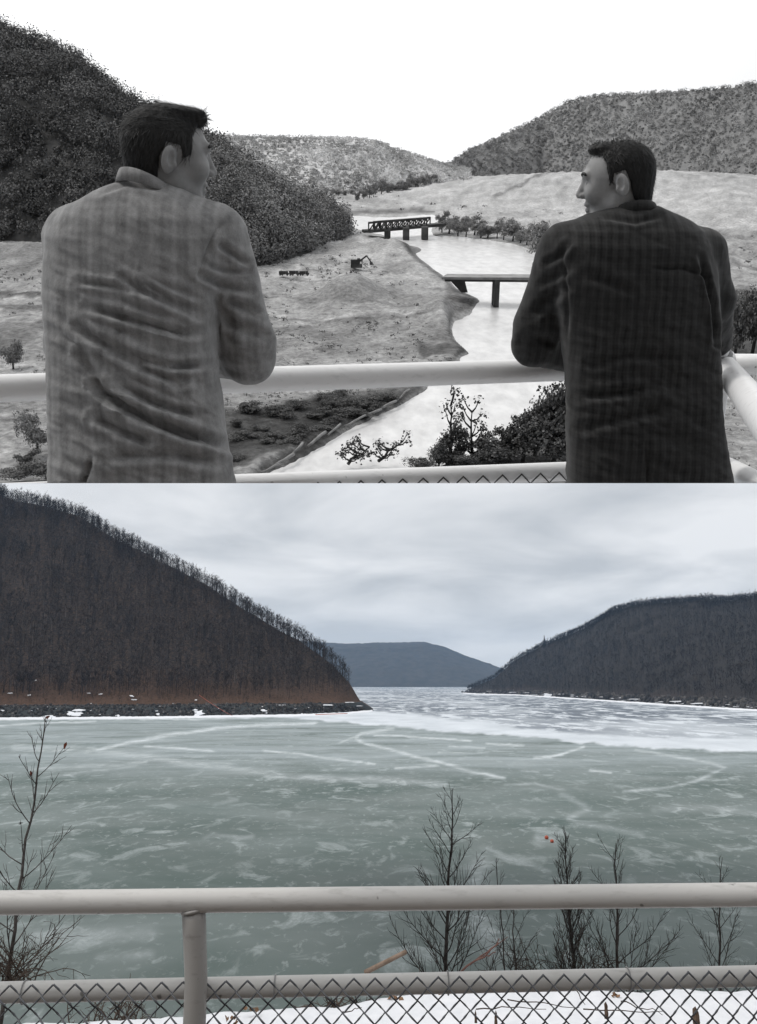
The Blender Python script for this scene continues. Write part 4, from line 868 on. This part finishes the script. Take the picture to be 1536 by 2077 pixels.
# ---- machines on the cleared floor
def truck(px, row, L, label, flip=1):
    b = on_floor(px, row); s = L * np.linalg.norm(b) / F_PX; b[2] += .06; t = thing('truck', label, 'truck', b, True, 'trucks parked on the cleared floor'); f = flip
    part('cargo_bed', *box(b + s * np.array([-.15 * f, 0, .3]), s * np.array([.62, .35, .3])), mat_iron, t, False); part('cab', *box(b + s * np.array([.32 * f, 0, .28]), s * np.array([.25, .33, .34])), mat_conc, t, False)
    part('hood', *box(b + s * np.array([.47 * f, 0, .2]), s * np.array([.12, .3, .16])), mat_iron, t, False); part('windscreen', *box(b + s * np.array([.449 * f, 0, .37]), s * np.array([.012, .26, .12])), mat_deck, t, False)
    for q in (-.34, -.12, .38):
        for y in (-.17, .17): part('wheel', *tube([b + s * np.array([q * f, y - .03, .09]), b + s * np.array([q * f, y + .03, .09])], s * .09, 12), mat_iron, t)
truck(576, 566, 19, 'dark truck beside the paler sleeve, first of three'); truck(597, 566, 20, 'dark truck in the middle of the row of three'); truck(617, 566, 19, 'dark truck at the river end of the row of three')
def excavator(px, row, L):
    b = on_floor(px, row); s = L * np.linalg.norm(b) / F_PX; b[2] += .05; t = thing('excavator', 'dark shovel excavator with raised boom on the cleared floor', 'excavator', b, True)
    for y in (-.16, .16): part('track', *box(b + s * np.array([-.1, y, .07]), s * np.array([.5, .1, .14])), mat_iron, t, False)
    part('house', *box(b + s * np.array([-.15, 0, .24]), s * np.array([.4, .32, .2])), mat_iron, t, False); part('cab', *box(b + s * np.array([0, -.1, .3]), s * np.array([.12, .12, .2])), mat_conc, t, False)
    part('boom', *bar(b + s * np.array([.02, 0, .25]), b + s * np.array([.35, 0, .5]), s * .05, s * .07), mat_iron, t, False); part('arm', *bar(b + s * np.array([.35, 0, .5]), b + s * np.array([.55, 0, .22]), s * .05, s * .05), mat_iron, t, False); part('bucket', *box(b + s * np.array([.55, 0, .17]), s * np.array([.13, .12, .12])), mat_iron, t, False)
excavator(728, 548, 44)

# ---- the railing of 1964
mat_rail64 = make_pipe_mat('pale_painted_pipe', g(.68), g(.8), g(.5))
def railing_64():
    t = thing('railing', 'pale pipe railing the two people lean on, with a corner', 'railing', up(768, 980, 2.6), True)
    cuts = []
    corner = up(1466, 739, 2.98); a = up(-260, 796, 2.14); a = a + (a - corner) * .3
    f = lambda q: part('top_rail', *tube(q, .0375, 24), mat_rail64, t)
    f(pline(a, corner, 30))
    f(pline(corner, up(2300, 744, 2.8), 8))
    part('corner_knob', *tube([corner + (0, 0, -.03), corner + (0, 0, .03), corner + (0, 0, .045), corner + (0, 0, .052)], [.042, .042, .03, .008], 18), mat_rail64, t)
    near = up(1750, 1120, 1.1); s_r = pline(corner, corner + (up(1560, 860, 1.72) - corner) * 2.1, 14); cuts.append(part('side_rail', *tube(s_r, .0395, 24), mat_rail64, t))
    c0, c1 = up(-260, 1014, 2.25), up(1470, 943, 3.02); cuts.append(part('bottom_rail', *tube(pline(c0, c1, 30), .0345, 20), mat_rail64, t))
    cuts.append(part('side_bottom_rail', *tube(pline(c1, c1 + (up(1580, 1005, 1.95) - c1) * 1.6, 12), .034, 20), mat_rail64, t))
    q = corner.copy(); q[2] -= 1.0; cuts.append(part('post', *tube(pline(q, corner, 6), .034, 18), mat_rail64, t))
    q0 = (np.asarray(c0) * .33 + np.asarray(c1) * .67)
    ex = unit(np.asarray(c1) - np.asarray(c0)); ez = np.array([0, 0, 1.]); ey = np.array([0, 1., 0]); p = .072
    for i in range(2, 46):
        o_ = np.asarray(c0) + ex * (p * i + .01) - ey * .04 + ez * .012
        for sgn in (1, -1):
            w = diamond_wire(np.zeros(3), ex * sgn, ez, ey, p / 2, 5, .002) + o_ - (0 if sgn > 0 else 1) * np.array([0, .005, 0]); px, py = pix_up(w)
            if py.min() > 979 or px.min() > 1500: continue
            cuts.append(part('wire', *tube(w, .0026, 6), mat_wire64, t))
    for o in cuts: cut_seam(o)
mat_wire64 = m_noise('dark_wire', g(.03), g(.06), 20, .6)
railing_64()

# ---- the two people
def surface_nets(Fv, org, h):
    ins = Fv < 0; nx, ny, nz = Fv.shape; c = [ins[i:nx - 1 + i, j:ny - 1 + j, k:nz - 1 + k] for i in (0, 1) for j in (0, 1) for k in (0, 1)]
    sm = sum(q.astype(np.int8) for q in c); act = (sm > 0) & (sm < 8); idx = np.full(act.shape, -1, np.int64); I = np.argwhere(act); idx[act] = np.arange(len(I))
    acc = np.zeros((len(I), 3)); cnt = np.zeros(len(I)); cr = [(i, j, k) for i in (0, 1) for j in (0, 1) for k in (0, 1)]
    for a in range(8):
        for b in range(a + 1, 8):
            d = np.subtract(cr[b], cr[a])
            if abs(d).sum() != 1: continue
            fa = Fv[I[:, 0] + cr[a][0], I[:, 1] + cr[a][1], I[:, 2] + cr[a][2]]; fb = Fv[I[:, 0] + cr[b][0], I[:, 1] + cr[b][1], I[:, 2] + cr[b][2]]
            m = (fa < 0) != (fb < 0); t = np.where(m, fa / np.where(m, fa - fb, 1), 0); acc += np.where(m[:, None], np.array(cr[a]) + t[:, None] * d, 0); cnt += m
    V = (I + acc / cnt[:, None]) * h + org; quads = []
    for ax in range(3):
        o1, o2 = [(1, 2), (2, 0), (0, 1)][ax]; s0 = [slice(None)] * 3; s1 = [slice(None)] * 3; s0[ax] = slice(0, -1); s1[ax] = slice(1, None)
        e = ins[tuple(s0)] != ins[tuple(s1)]; E = np.argwhere(e); E = E[(E[:, o1] > 0) & (E[:, o2] > 0) & (E[:, o1] < Fv.shape[o1] - 1) & (E[:, o2] < Fv.shape[o2] - 1)]
        neg = ins[E[:, 0], E[:, 1], E[:, 2]]
        def g_(d1, d2):
            Q = E.copy(); Q[:, o1] -= d1; Q[:, o2] -= d2; return idx[Q[:, 0], Q[:, 1], Q[:, 2]]
        q = np.stack([g_(1, 1), g_(0, 1), g_(0, 0), g_(1, 0)], 1); q[~neg] = q[~neg][:, ::-1]; quads.append(q)
    return V, np.concatenate(quads)
def smin(a, b, k):
    h = np.clip(.5 + .5 * (b - a) / k, 0, 1); return b * (1 - h) + a * h - k * h * (1 - h)
def smax(a, b, k): return -smin(-a, -b, k)
class Field:
    def __init__(s, lo, hi, h):
        s.org = np.asarray(lo, float); s.h = h; n = np.ceil((np.asarray(hi) - s.org) / h).astype(int) + 1
        s.x = (s.org[0] + np.arange(n[0]) * h).astype(np.float32)[:, None, None]; s.y = (s.org[1] + np.arange(n[1]) * h).astype(np.float32)[None, :, None]; s.z = (s.org[2] + np.arange(n[2]) * h).astype(np.float32)[None, None, :]
    def cone(s, a, ra, b, rb):
        a = np.asarray(a, float); b = np.asarray(b, float); d = b - a; L = d @ d
        X, Y, Z = s.x - a[0], s.y - a[1], s.z - a[2]; t = np.clip((X * d[0] + Y * d[1] + Z * d[2]) / L, 0, 1)
        return np.sqrt((X - t * d[0]) ** 2 + (Y - t * d[1]) ** 2 + (Z - t * d[2]) ** 2) - (ra + (rb - ra) * t)
    def ell(s, c, r, M=None):
        X, Y, Z = s.x - c[0], s.y - c[1], s.z - c[2]
        if M is not None: X, Y, Z = [X * M[0][i] + Y * M[1][i] + Z * M[2][i] for i in range(3)]
        k0 = np.sqrt((X / r[0]) ** 2 + (Y / r[1]) ** 2 + (Z / r[2]) ** 2); k1 = np.sqrt((X / r[0] ** 2) ** 2 + (Y / r[1] ** 2) ** 2 + (Z / r[2] ** 2) ** 2)
        return k0 * (k0 - 1) / (k1 + 1e-9)
    def torso(s, tab, grow=0.0, p=2.5):
        tab = sorted(tab, key=lambda q: q[0]); z = np.array([q[0] for q in tab]); f = lambda i: np.interp(s.z, z, [q[i] for q in tab])
        cx, cy, a, b = f(1), f(2), f(3) + grow, f(4) + grow
        d = ((np.abs(s.x - cx) / a) ** p + (np.abs(s.y - cy) / b) ** p) ** (1 / p) - 1
        d = d * np.minimum(a, b); return smax(d, (s.z - z[-1] - grow), .02)
    def mesh(s, d): return surface_nets(d, s.org, s.h)
def head_fields(fl, hl, kind):
    # head-local axes: x to its right, y forward, z up
    E = fl.ell; C = fl.cone
    d = E((0, -.014, .034), (.0735, .094, .080))
    d = smin(d, E((0, .034, -.002), (.060, .058, .086)), .03)
    d = smin(d, C((0, .004, -.062), .052, (0, .062, -.094), .022), .03)
    for s in (-1, 1):
        d = smin(d, E((s * .036, .06, -.018), (.024, .026, .026)), .02)
        d = smin(d, C((s * .05, .0, -.05), .018, (s * .03, .05, -.085), .016), .025)
    d = smin(d, C((-.032, .084, .03), .011, (.032, .084, .03), .011), .016)
    for s in (-1, 1): d = smax(d, -E((s * .031, .104, .010), (.018, .016, .013)), .012)
    d = smin(d, C((0, .086, .022), .008, (0, .104, -.021), .0115), .010)
    for s in (-1, 1): d = smin(d, E((s * .011, .095, -.026), (.008, .011, .008)), .006)
    d = smin(d, E((0, .080, -.051), (.022, .011, .0075)), .008); d = smin(d, E((0, .077, -.066), (.020, .0105, .008)), .008)
    d = smax(d, -E((0, .093, -.0585), (.024, .010, .0022)), .003)
    d = smin(d, E((0, .071, -.096), (.018, .014, .015)), .015)
    for s in (-1, 1):
        ca, sa = math.cos(.42 * s), math.sin(.42 * s); M = np.array([[ca, -sa, 0], [sa, ca, 0], [0, 0, 1.]]) @ np.array([[1, 0, 0], [0, .966, .259], [0, -.259, .966]])
        er = E((s * .081, -.016, -.002), (.0085, .0195, .032), M.tolist()); er = smax(er, -E((s * .0925, -.009, .001), (.0115, .0115, .0205), M.tolist()), .0015); er = smin(er, E((s * .080, -.004, -.012), (.006, .006, .009)), .003); d = smin(d, er, .004)
    d = smin(d, C((0, -.028, -.055), .054, (0, -.052, -.19), .06), .03)
    return d
HAIR_POLY = {'swept': [(.088, .15), (.082, .078), (.058, .072), (.044, .05), (.040, -.004), (.018, -.010), (.014, .03), (-.018, .036), (-.034, .004), (-.040, -.05), (-.055, -.098), (-.25, -.098), (-.25, .25), (.088, .25)],
             'crop': [(.10, .15), (.09, .096), (.066, .088), (.040, .080), (.028, .056), (.022, .0), (.010, .0), (.006, .03), (-.022, .036), (-.038, .004), (-.046, -.03), (-.07, -.072), (-.25, -.072), (-.25, .25), (.074, .25)]}
def head_hair(fl, kind):
    E = fl.ell; d = E((0, -.014, .036), (.0765, .098, .0845) if kind == 'swept' else (.0765, .097, .0835)); d = smin(d, E((0, -.045, -.03), (.058, .058, .075)), .03); d = smin(d, E((0, .03, .03), (.0655, .058, .07)), .02)
    d = smax(d, poly_sd(np.broadcast_to(fl.y, (1, fl.y.shape[1], fl.z.shape[2])), np.broadcast_to(fl.z, (1, fl.y.shape[1], fl.z.shape[2])), HAIR_POLY[kind]), .006)
    if kind == 'swept': d = smin(d, fl.cone((-.03, .062, .094), .014, (.03, .072, .092), .015), .014); d = smin(d, E((0, .03, .104), (.052, .058, .014)), .015)
    else: d = smin(d, E((0, .046, .1), (.046, .036, .015)), .014)
    X, Y, Z = np.broadcast_arrays(fl.x, fl.y, fl.z); d = d + .0007 * np.sin(X * 420 + 3 * np.sin(Y * 70)) * np.sin(Z * 60 + 4 * np.sin(Y * 45)) 
    return d
def strands(V, Fq, kind):                     # short slivers of hair lying back over the shell, loose at its edges
    rg = np.random.default_rng(9); q = V[Fq]; n = unit(np.cross(q[:, 2] - q[:, 0], q[:, 3] - q[:, 1])); c = q.mean(1); cen = np.array([0, -.014, .02]); n = np.where(((c - cen) * n).sum(1)[:, None] < 0, -n, n)
    k = rg.choice(len(c), 9000); p, n = c[k], n[k]; out = ((p - cen) * n).sum(1) > .02; p, n = p[out], n[out]
    flow = np.where(p[:, 2:] > .06, np.array([[.0, -1., -.1]]), np.array([[0, -.45, -1.]])) if kind == 'swept' else np.array([[0, -.3, -1.]]) + 0 * p
    d = unit(flow - (flow * n).sum(1)[:, None] * n + .25 * rg.normal(size=p.shape) + n * rg.uniform(.05, .3, (len(p), 1))); L = rg.uniform(.008, .022, (len(p), 1)) * (1 if kind == 'swept' else .6)
    w = unit(np.cross(d, n)) * .0007; a = p + n * .0006; V = np.stack([a - w, a + w, a + d * L + w * .3, a + d * L - w * .3], 1)
    return V.reshape(-1, 3), np.arange(len(V) * 4).reshape(-1, 4)
def folds(V, Fq, curves, toward=True):
    n = np.zeros_like(V); q = V[Fq]; fn = np.cross(q[:, 2] - q[:, 0], q[:, 3] - q[:, 1]); 
    for k in range(4): np.add.at(n, Fq[:, k], fn)
    n = unit(n); px, py = pix_up(V); face = np.clip(-(n * unit(V)).sum(1), 0, 1); disp = np.zeros(len(V))
    for poly, w, dep in curves:
        d = seg_dist(px, py, poly); L = sum(math.dist(a, b) for a, b in zip(poly[:-1], poly[1:]))
        e0 = np.hypot(px - poly[0][0], py - poly[0][1]); e1 = np.hypot(px - poly[-1][0], py - poly[-1][1]); fade = sstep(0, .25 * L, np.minimum(e0, e1) + .06 * L)
        up_ = d * np.sign(py - np.interp(px, *zip(*sorted(poly))) if True else 1)
        disp += 1.5 * fade * dep * (-np.exp(-(d / w) ** 2) + (.75 if w > 4.5 else 0) * np.exp(-((up_ - 2.1 * w) / (1.2 * w)) ** 2) + (.45 if w > 4.5 else 0) * np.exp(-((up_ + 2.1 * w) / (1.2 * w)) ** 2))
    return V + n * (disp * sstep(.0, .35, face))[:, None]
def person(label, tab, arms, hc, yaw, pitch_, hs, hair_kind, curves, m_jacket, m_skin, m_hair, collar, hand_pts, cuffs, noise_seed):
    tabz = []
    for row, xl, xr, yc, b in tab:
        L, R = up(xl, row, yc), up(xr, row, yc); tabz.append((float(L[2]), float((L[0] + R[0]) / 2), yc, float((R[0] - L[0]) / 2), b))
    low = min(tabz)[0]; base = np.array([tabz[-1][1], tabz[-1][2], low])
    t = thing('person', label, 'person', base, True)
    A3 = [(up(*a), ra, up(*b), rb) for a, ra, b, rb in arms]
    allp = np.array([q[0] for q in A3] + [q[2] for q in A3] + [(q[1] - q[3], q[2] - .16, q[0]) for q in tabz] + [(q[1] + q[3], q[2] + .16, q[0]) for q in tabz])
    lo, hi = allp.min(0) - .1, allp.max(0) + .1
    fl = Field(lo, hi, .0055); d = fl.torso(tabz)
    for a, ra, b, rb in A3: d = smin(d, fl.cone(a, ra, b, rb), .028)
    V, Fq = fl.mesh(d)
    V += .0035 * np.stack([smooth_noise(V[:, 0] * 22 + V[:, 1] * 5, V[:, 2] * 16, noise_seed + k, 3) for k in range(3)], -1)
    px, py = pix_up(V); al, ac = px * .9 + py * .43, -px * .43 + py * .9; msk = sstep(tab[4][0], tab[7][0], py)
    V[:, 1] += (.0075 * smooth_noise(al * .011, ac * .055, noise_seed + 7, 2) + .003 * smooth_noise(al * .03, ac * .12, noise_seed + 8, 2)) * (.35 + .65 * msk)
    V = folds(V, Fq, curves)
    j = part('jacket', V, Fq, m_jacket, t); cut_seam(j)
    # collar: a folded band round the neck
    (cpx, crow, cY, rx, ry, tip, hh) = collar; c = up(cpx, crow, cY); n = 40; th = np.arange(n) * 2 * math.pi / n; rings = []
    for rr, zz in ((1.0, 0.0), (1.10, -.012), (1.17, -hh), (1.10, -hh - .004), (1.0, -.02), (.93, -.01), (.94, 0.0)):
        rings.append(np.stack([c[0] + rx * rr * np.cos(th), c[1] + ry * rr * np.sin(th), c[2] + zz + tip * np.cos(th) - .03 * np.sin(th)], -1))
    m = len(rings); Vc = np.concatenate(rings); part('collar', Vc, [(i * n + k, i * n + (k + 1) % n, ((i + 1) % m) * n + (k + 1) % n, ((i + 1) % m) * n + k) for i in range(m) for k in range(n)], m_jacket, t)
    # body: head, neck, trunk, arms and hands in one skin
    cy_, sy_ = math.cos(yaw), math.sin(yaw); fwd = np.array([sy_ * math.cos(pitch_), cy_ * math.cos(pitch_), math.sin(pitch_)]); rt = np.array([cy_, -sy_, 0.]); upv = np.cross(rt, fwd); Rm = np.stack([rt, fwd, upv], 1); hcen = up(*hc)
    class HF(Field):
        pass
    hb = HF((-.115, -.15, -.21), (.115, .15, .14), .0026); dh = head_fields(hb, None, hair_kind); Vh, Fh = hb.mesh(dh)
    Vh = (Vh * hs) @ Rm.T + hcen
    fb = Field(lo, hi, .011); db = fb.torso(tabz, -.022)
    for a, ra, b, rb in A3: db = smin(db, fb.cone(a, ra - .02, b, rb - .016), .02)
    Vb, Fb = fb.mesh(db)
    V_all, F_all = np.concatenate([Vh, Vb]), np.concatenate([Fh, Fb + len(Vh)])
    for hp in hand_pts:                        # palm, four fingers and a thumb, closing on the rail or on the other arm
        w, k, sd = np.asarray(up(*hp[0])), np.asarray(up(*hp[1])), hp[2]; ax = unit(k - w); sdv = unit(np.cross(ax, [0, 0, 1.])) * sd; dn = unit(np.cross(sdv, ax)) * sd
        if dn[2] > 0: dn = -dn
        fh = Field(np.minimum(w, k) - .15, np.maximum(w, k) + .15, .0032); palm = w + ax * .045; dd = fh.cone(w - ax * .02, .027, w + ax * .02, .028)
        dd = smin(dd, fh.ell(palm, (.046, .042, .017), np.stack([ax, sdv, -dn], 1).tolist()), .02)
        for q, (off, ln) in enumerate(((-.03, .062), (-.01, .072), (.01, .068), (.029, .054))):
            a0 = w + ax * .075 + sdv * off; a1 = a0 + unit(ax + dn * .25) * ln * .45; a2 = a1 + unit(ax * .5 + dn) * ln * .33; a3 = a2 + unit(dn - ax * .2) * ln * .28
            f_ = np.minimum(np.minimum(fh.cone(a0, .0092, a1, .0088), fh.cone(a1, .0088, a2, .0082)), fh.cone(a2, .0082, a3, .007)); dd = smin(dd, f_, .005)
        b0 = w + ax * .03 - sdv * .036; b1 = b0 + unit(ax * .6 - sdv * .8) * .03; b2 = b1 + unit(ax + dn * .5) * .028; dd = smin(dd, np.minimum(fh.cone(b0, .0115, b1, .0105), fh.cone(b1, .0105, b2, .0085)), .007)
        Vq, Fq2 = fh.mesh(dd); F_all = np.concatenate([F_all, Fq2 + len(V_all)]); V_all = np.concatenate([V_all, Vq])
    o = part('body', V_all, F_all, m_skin, t); cut_seam(o)
    hf = HF((-.11, -.15, -.21), (.11, .15, .16), .003); dhair = head_hair(hf, hair_kind); V2, F2 = hf.mesh(dhair); Vs, Fs = strands(V2, F2, hair_kind); part('hair', (np.concatenate([V2, Vs]) * hs) @ Rm.T + hcen, np.concatenate([F2, Fs + len(V2)]), m_hair, t)
    for s in (-1, 1):
        th = np.linspace(0, math.pi, 9); nn = 14; e = np.array([(s * .031 + .0125 * math.sin(a) * math.cos(b), .0745 + .0125 * math.sin(a) * math.sin(b), .009 + .0125 * math.cos(a)) for a in th for b in np.arange(nn) * 2 * math.pi / nn])
        part('eye', (e * hs) @ Rm.T + hcen, [(i * nn + q, i * nn + (q + 1) % nn, (i + 1) * nn + (q + 1) % nn, (i + 1) * nn + q) for i in range(8) for q in range(nn)], mat_eye, t)
        ar = np.array([(s * (.014 + .036 * f), .093 - .012 * f * f + .004, .030 + .006 * math.sin(f * 3.1)) for f in np.linspace(0, 1, 7)])
        part('eyebrow', *[(lambda vf: ((vf[0] * hs) @ Rm.T + hcen, vf[1]))(tube(ar, [.003, .0045, .005, .005, .0045, .004, .002], 6))][0], m_hair, t)
    for a, b, r in cuffs: part('cuff', *tube(pline(up(*a), up(*b), 4), [r, r * 1.02, r * 1.02, r], 16), mat_cuff, t)
    return t
mat_eye = m_noise('eye', g(.12), g(.3), 60, .3); mat_cuff = m_noise('shirt', g(.6), g(.7), 50)
def m_tweed(name, lo_, hi_, cell, contrast, rough=.95, slub=.5):
    t = NT(name, rough, .1); v = t.coord('Object'); sx = t.n('ShaderNodeSeparateXYZ'); t.l(v, sx.inputs[0])
    nz = t.noise(7, 3); wob = t.math('MULTIPLY', t.math('SUBTRACT', nz, .5), .02)
    def bands(ax, off):
        a = t.math('ADD', ax, wob); s = t.math('SINE', t.math('MULTIPLY', a, 6.2832 / cell)); s2 = t.math('SINE', t.math('MULTIPLY', a, 6.2832 / cell * 2.7 + off)); return t.math('ADD', s, t.math('MULTIPLY', s2, .5))
    p = t.math('MULTIPLY', t.math('ADD', bands(sx.outputs[0], .3), t.math('MULTIPLY', bands(sx.outputs[2], 1.0), .45)), contrast); p = t.math('MULTIPLY', p, t.ramp(t.noise(9, 3), [(.3, .3), (.7, 1.4)]))
    weave = t.noise(260, 2, .6); th = t.noise(60, 4, .7, t.coord('Object', (1, 1, .3)))
    f = t.math('ADD', t.math('ADD', t.math('ADD', .5, p), t.math('MULTIPLY', t.math('SUBTRACT', th, .5), slub)), t.math('MULTIPLY', t.math('SUBTRACT', weave, .5), .3))
    t.col(t.ramp(f, [(.1, g(lo_)), (.9, g(hi_))])); t.bump(weave, .3, .001); t.b.inputs['Sheen Weight'].default_value = .15; return t.m
def m_skin(name, a, b):
    t = NT(name, .55, .35); n1 = t.noise(26, 4); t.col(t.ramp(n1, [(.3, g(a)), (.7, g(b))])); t.bump(t.noise(180, 3), .08, .001); return t.m
def m_hair(name, a, b):
    t = NT(name, .6, .25); n1 = t.noise(140, 4, .6, t.coord('Object', (1, 1, .22))); t.col(t.ramp(n1, [(.3, g(a)), (.75, g(b))])); t.bump(n1, .5, .004); return t.m
Zl = lambda zx, zy: (zx * .4167, 160 + zy * .4167)
Zr = lambda zx, zy: (960 + zx * .4045, 140 + zy * .4045)
fl_l = [([Zl(600, 970), Zl(750, 1060), Zl(960, 1150)], 7, .009), ([Zl(690, 985), Zl(830, 1070), Zl(960, 1120)], 5, .006), ([Zl(430, 1110), Zl(700, 1190), Zl(900, 1245), Zl(970, 1235)], 7, .009),
        ([Zl(380, 1210), Zl(560, 1330), Zl(700, 1410), Zl(880, 1480)], 8, .011), ([Zl(520, 1270), Zl(700, 1370), Zl(820, 1405), Zl(1030, 1390)], 7, .009), ([Zl(470, 1500), Zl(700, 1650), Zl(900, 1730), Zl(1110, 1790)], 9, .014),
        ([Zl(460, 1650), Zl(600, 1720), Zl(720, 1770)], 8, .009), ([Zl(400, 1340), Zl(500, 1530), Zl(570, 1580)], 9, .007), ([Zl(380, 985), Zl(560, 1010), Zl(700, 1050)], 6, .005), ([Zl(560, 1480), Zl(760, 1590), Zl(960, 1640)], 8, .008),
        ([Zl(395, 1990), Zl(445, 1850)], 4, .012), ([(296, 398), (262, 580), (215, 800), (186, 930)], 2.5, .0022), ([Zl(1075, 815), Zl(1130, 850), Zl(1195, 895)], 6, .006), ([Zl(1010, 915), Zl(1100, 935), Zl(1205, 935)], 5, .004), ([Zl(985, 960), Zl(1080, 1010), Zl(1215, 1035)], 7, .007), ([Zl(1120, 1075), Zl(1240, 1140)], 8, .006), ([Zl(1130, 1190), Zl(1200, 1240), Zl(1275, 1250)], 9, .005), ([Zl(1040, 1060), Zl(1110, 1150), Zl(1130, 1250)], 9, .005),
        ([Zl(955, 980), Zl(1005, 850), Zl(1055, 730), Zl(1110, 690)], 4, .005), ([Zl(480, 560), Zl(620, 510), Zl(800, 540)], 5, .003), ([Zl(520, 1840), Zl(800, 1830), Zl(1080, 1870)], 9, .006)]
person('person in a pale checked tweed jacket leaning on the rail, head turned right',
       [(368, 238, 352, 2.15, .085), (382, 212, 376, 2.15, .095), (398, 176, 404, 2.14, .108), (418, 142, 434, 2.13, .118), (442, 118, 458, 2.12, .128), (480, 100, 470, 2.11, .138), (560, 93, 452, 2.08, .142), (640, 97, 436, 2.05, .142), (720, 102, 438, 2.02, .142), (800, 105, 448, 1.99, .14), (900, 107, 460, 1.95, .142), (1010, 106, 482, 1.91, .15)],
       [((440, 482, 2.13), .078, (500, 690, 2.12), .066), ((500, 690, 2.12), .066, (506, 728, 2.13), .060), ((506, 728, 2.13), .058, (380, 722, 2.42), .046), ((150, 480, 2.14), .07, (140, 700, 2.22), .06), ((140, 700, 2.22), .058, (300, 722, 2.44), .045)],
       (343, 324, 2.17), math.radians(66), math.radians(-3), 1.0, 'swept', fl_l, m_tweed('pale_tweed', .07, .36, .046, .085), m_skin('skin_shade', .19, .28), m_hair('dark_hair', .012, .04), (300, 372, 2.13, .063, .066, -.02, .026),
       [((380, 722, 2.42), (340, 724, 2.46), 1), ((300, 722, 2.44), (345, 726, 2.47), -1)], [], 501)
fl_r = [([(1316, 541), (1350, 545), (1389, 544), (1445, 566)], 4, .006), ([(1170, 806), (1240, 800), (1324, 787)], 8, .007), ([(1180, 870), (1260, 850), (1350, 830)], 9, .006), ([(1110, 532), (1135, 520), (1152, 498)], 6, .005), ([(1102, 575), (1150, 550)], 7, .004), ([(1082, 640), (1120, 600), (1140, 590)], 9, .005), ([(1060, 690), (1110, 690)], 9, .004),
        ([(1140, 500), (1152, 600), (1150, 690)], 4, .004), ([(1420, 520), (1446, 620), (1452, 700)], 5, .008), ([(1225, 440), (1290, 452), (1340, 438)], 5, .003), ([(1200, 740), (1280, 720), (1360, 730)], 9, .005), ([(1316, 990), (1310, 900)], 4, .006), ([(1190, 560), (1280, 590)], 9, .004)]
person('person in a dark checked jacket leaning on the rail near its corner, face in profile',
       [(418, 1224, 1338, 2.56, .085), (432, 1196, 1366, 2.56, .098), (448, 1164, 1400, 2.55, .112), (466, 1140, 1424, 2.54, .125), (500, 1120, 1442, 2.53, .138), (580, 1122, 1452, 2.51, .142), (660, 1136, 1456, 2.49, .142), (740, 1147, 1456, 2.47, .142), (820, 1150, 1458, 2.44, .142), (900, 1151, 1468, 2.41, .145), (1010, 1152, 1488, 2.38, .155)],
       [((1145, 505, 2.55), .075, (1090, 660, 2.58), .068), ((1090, 660, 2.58), .068, (1083, 700, 2.60), .062), ((1083, 700, 2.6), .062, (1210, 735, 2.83), .048), ((1425, 512, 2.55), .07, (1447, 610, 2.6), .06), ((1447, 610, 2.6), .058, (1458, 695, 2.8), .044)],
       (1250, 374, 2.57), math.radians(-76), math.radians(-4), .97, 'crop', fl_r, m_tweed('dark_check', .007, .045, .026, .13, slub=.6), m_skin('skin', .2, .31), m_hair('black_hair', .01, .025), (1284, 427, 2.54, .063, .062, .004, .024),
       [((1459, 712, 2.86), (1466, 724, 2.97), 1), ((1210, 735, 2.83), (1250, 738, 2.88), -1)], [((1457, 690, 2.79), (1459, 712, 2.86), .033)], 601)
# ------------------------------------------------------------------ the damp winter air over the lake
def haze():
    V, Fq = box((0, 2900, 195), (9000, 7400, 400))
    o = solo('haze', V, Fq, None, (0, 2900, -4), smooth=False, kind='stuff', label='thin bluish winter haze over the lake')
    m = bpy.data.materials.new('haze'); m.use_nodes = True; nt = m.node_tree; nt.nodes.clear()
    out = nt.nodes.new('ShaderNodeOutputMaterial'); pv = nt.nodes.new('ShaderNodeVolumePrincipled')
    pv.inputs['Color'].default_value = (.42, .66, 1.0, 1); pv.inputs['Density'].default_value = 6e-5; pv.inputs['Anisotropy'].default_value = 0.0
    nt.links.new(pv.outputs[0], out.inputs['Volume']); o.data.materials.append(m)
haze()
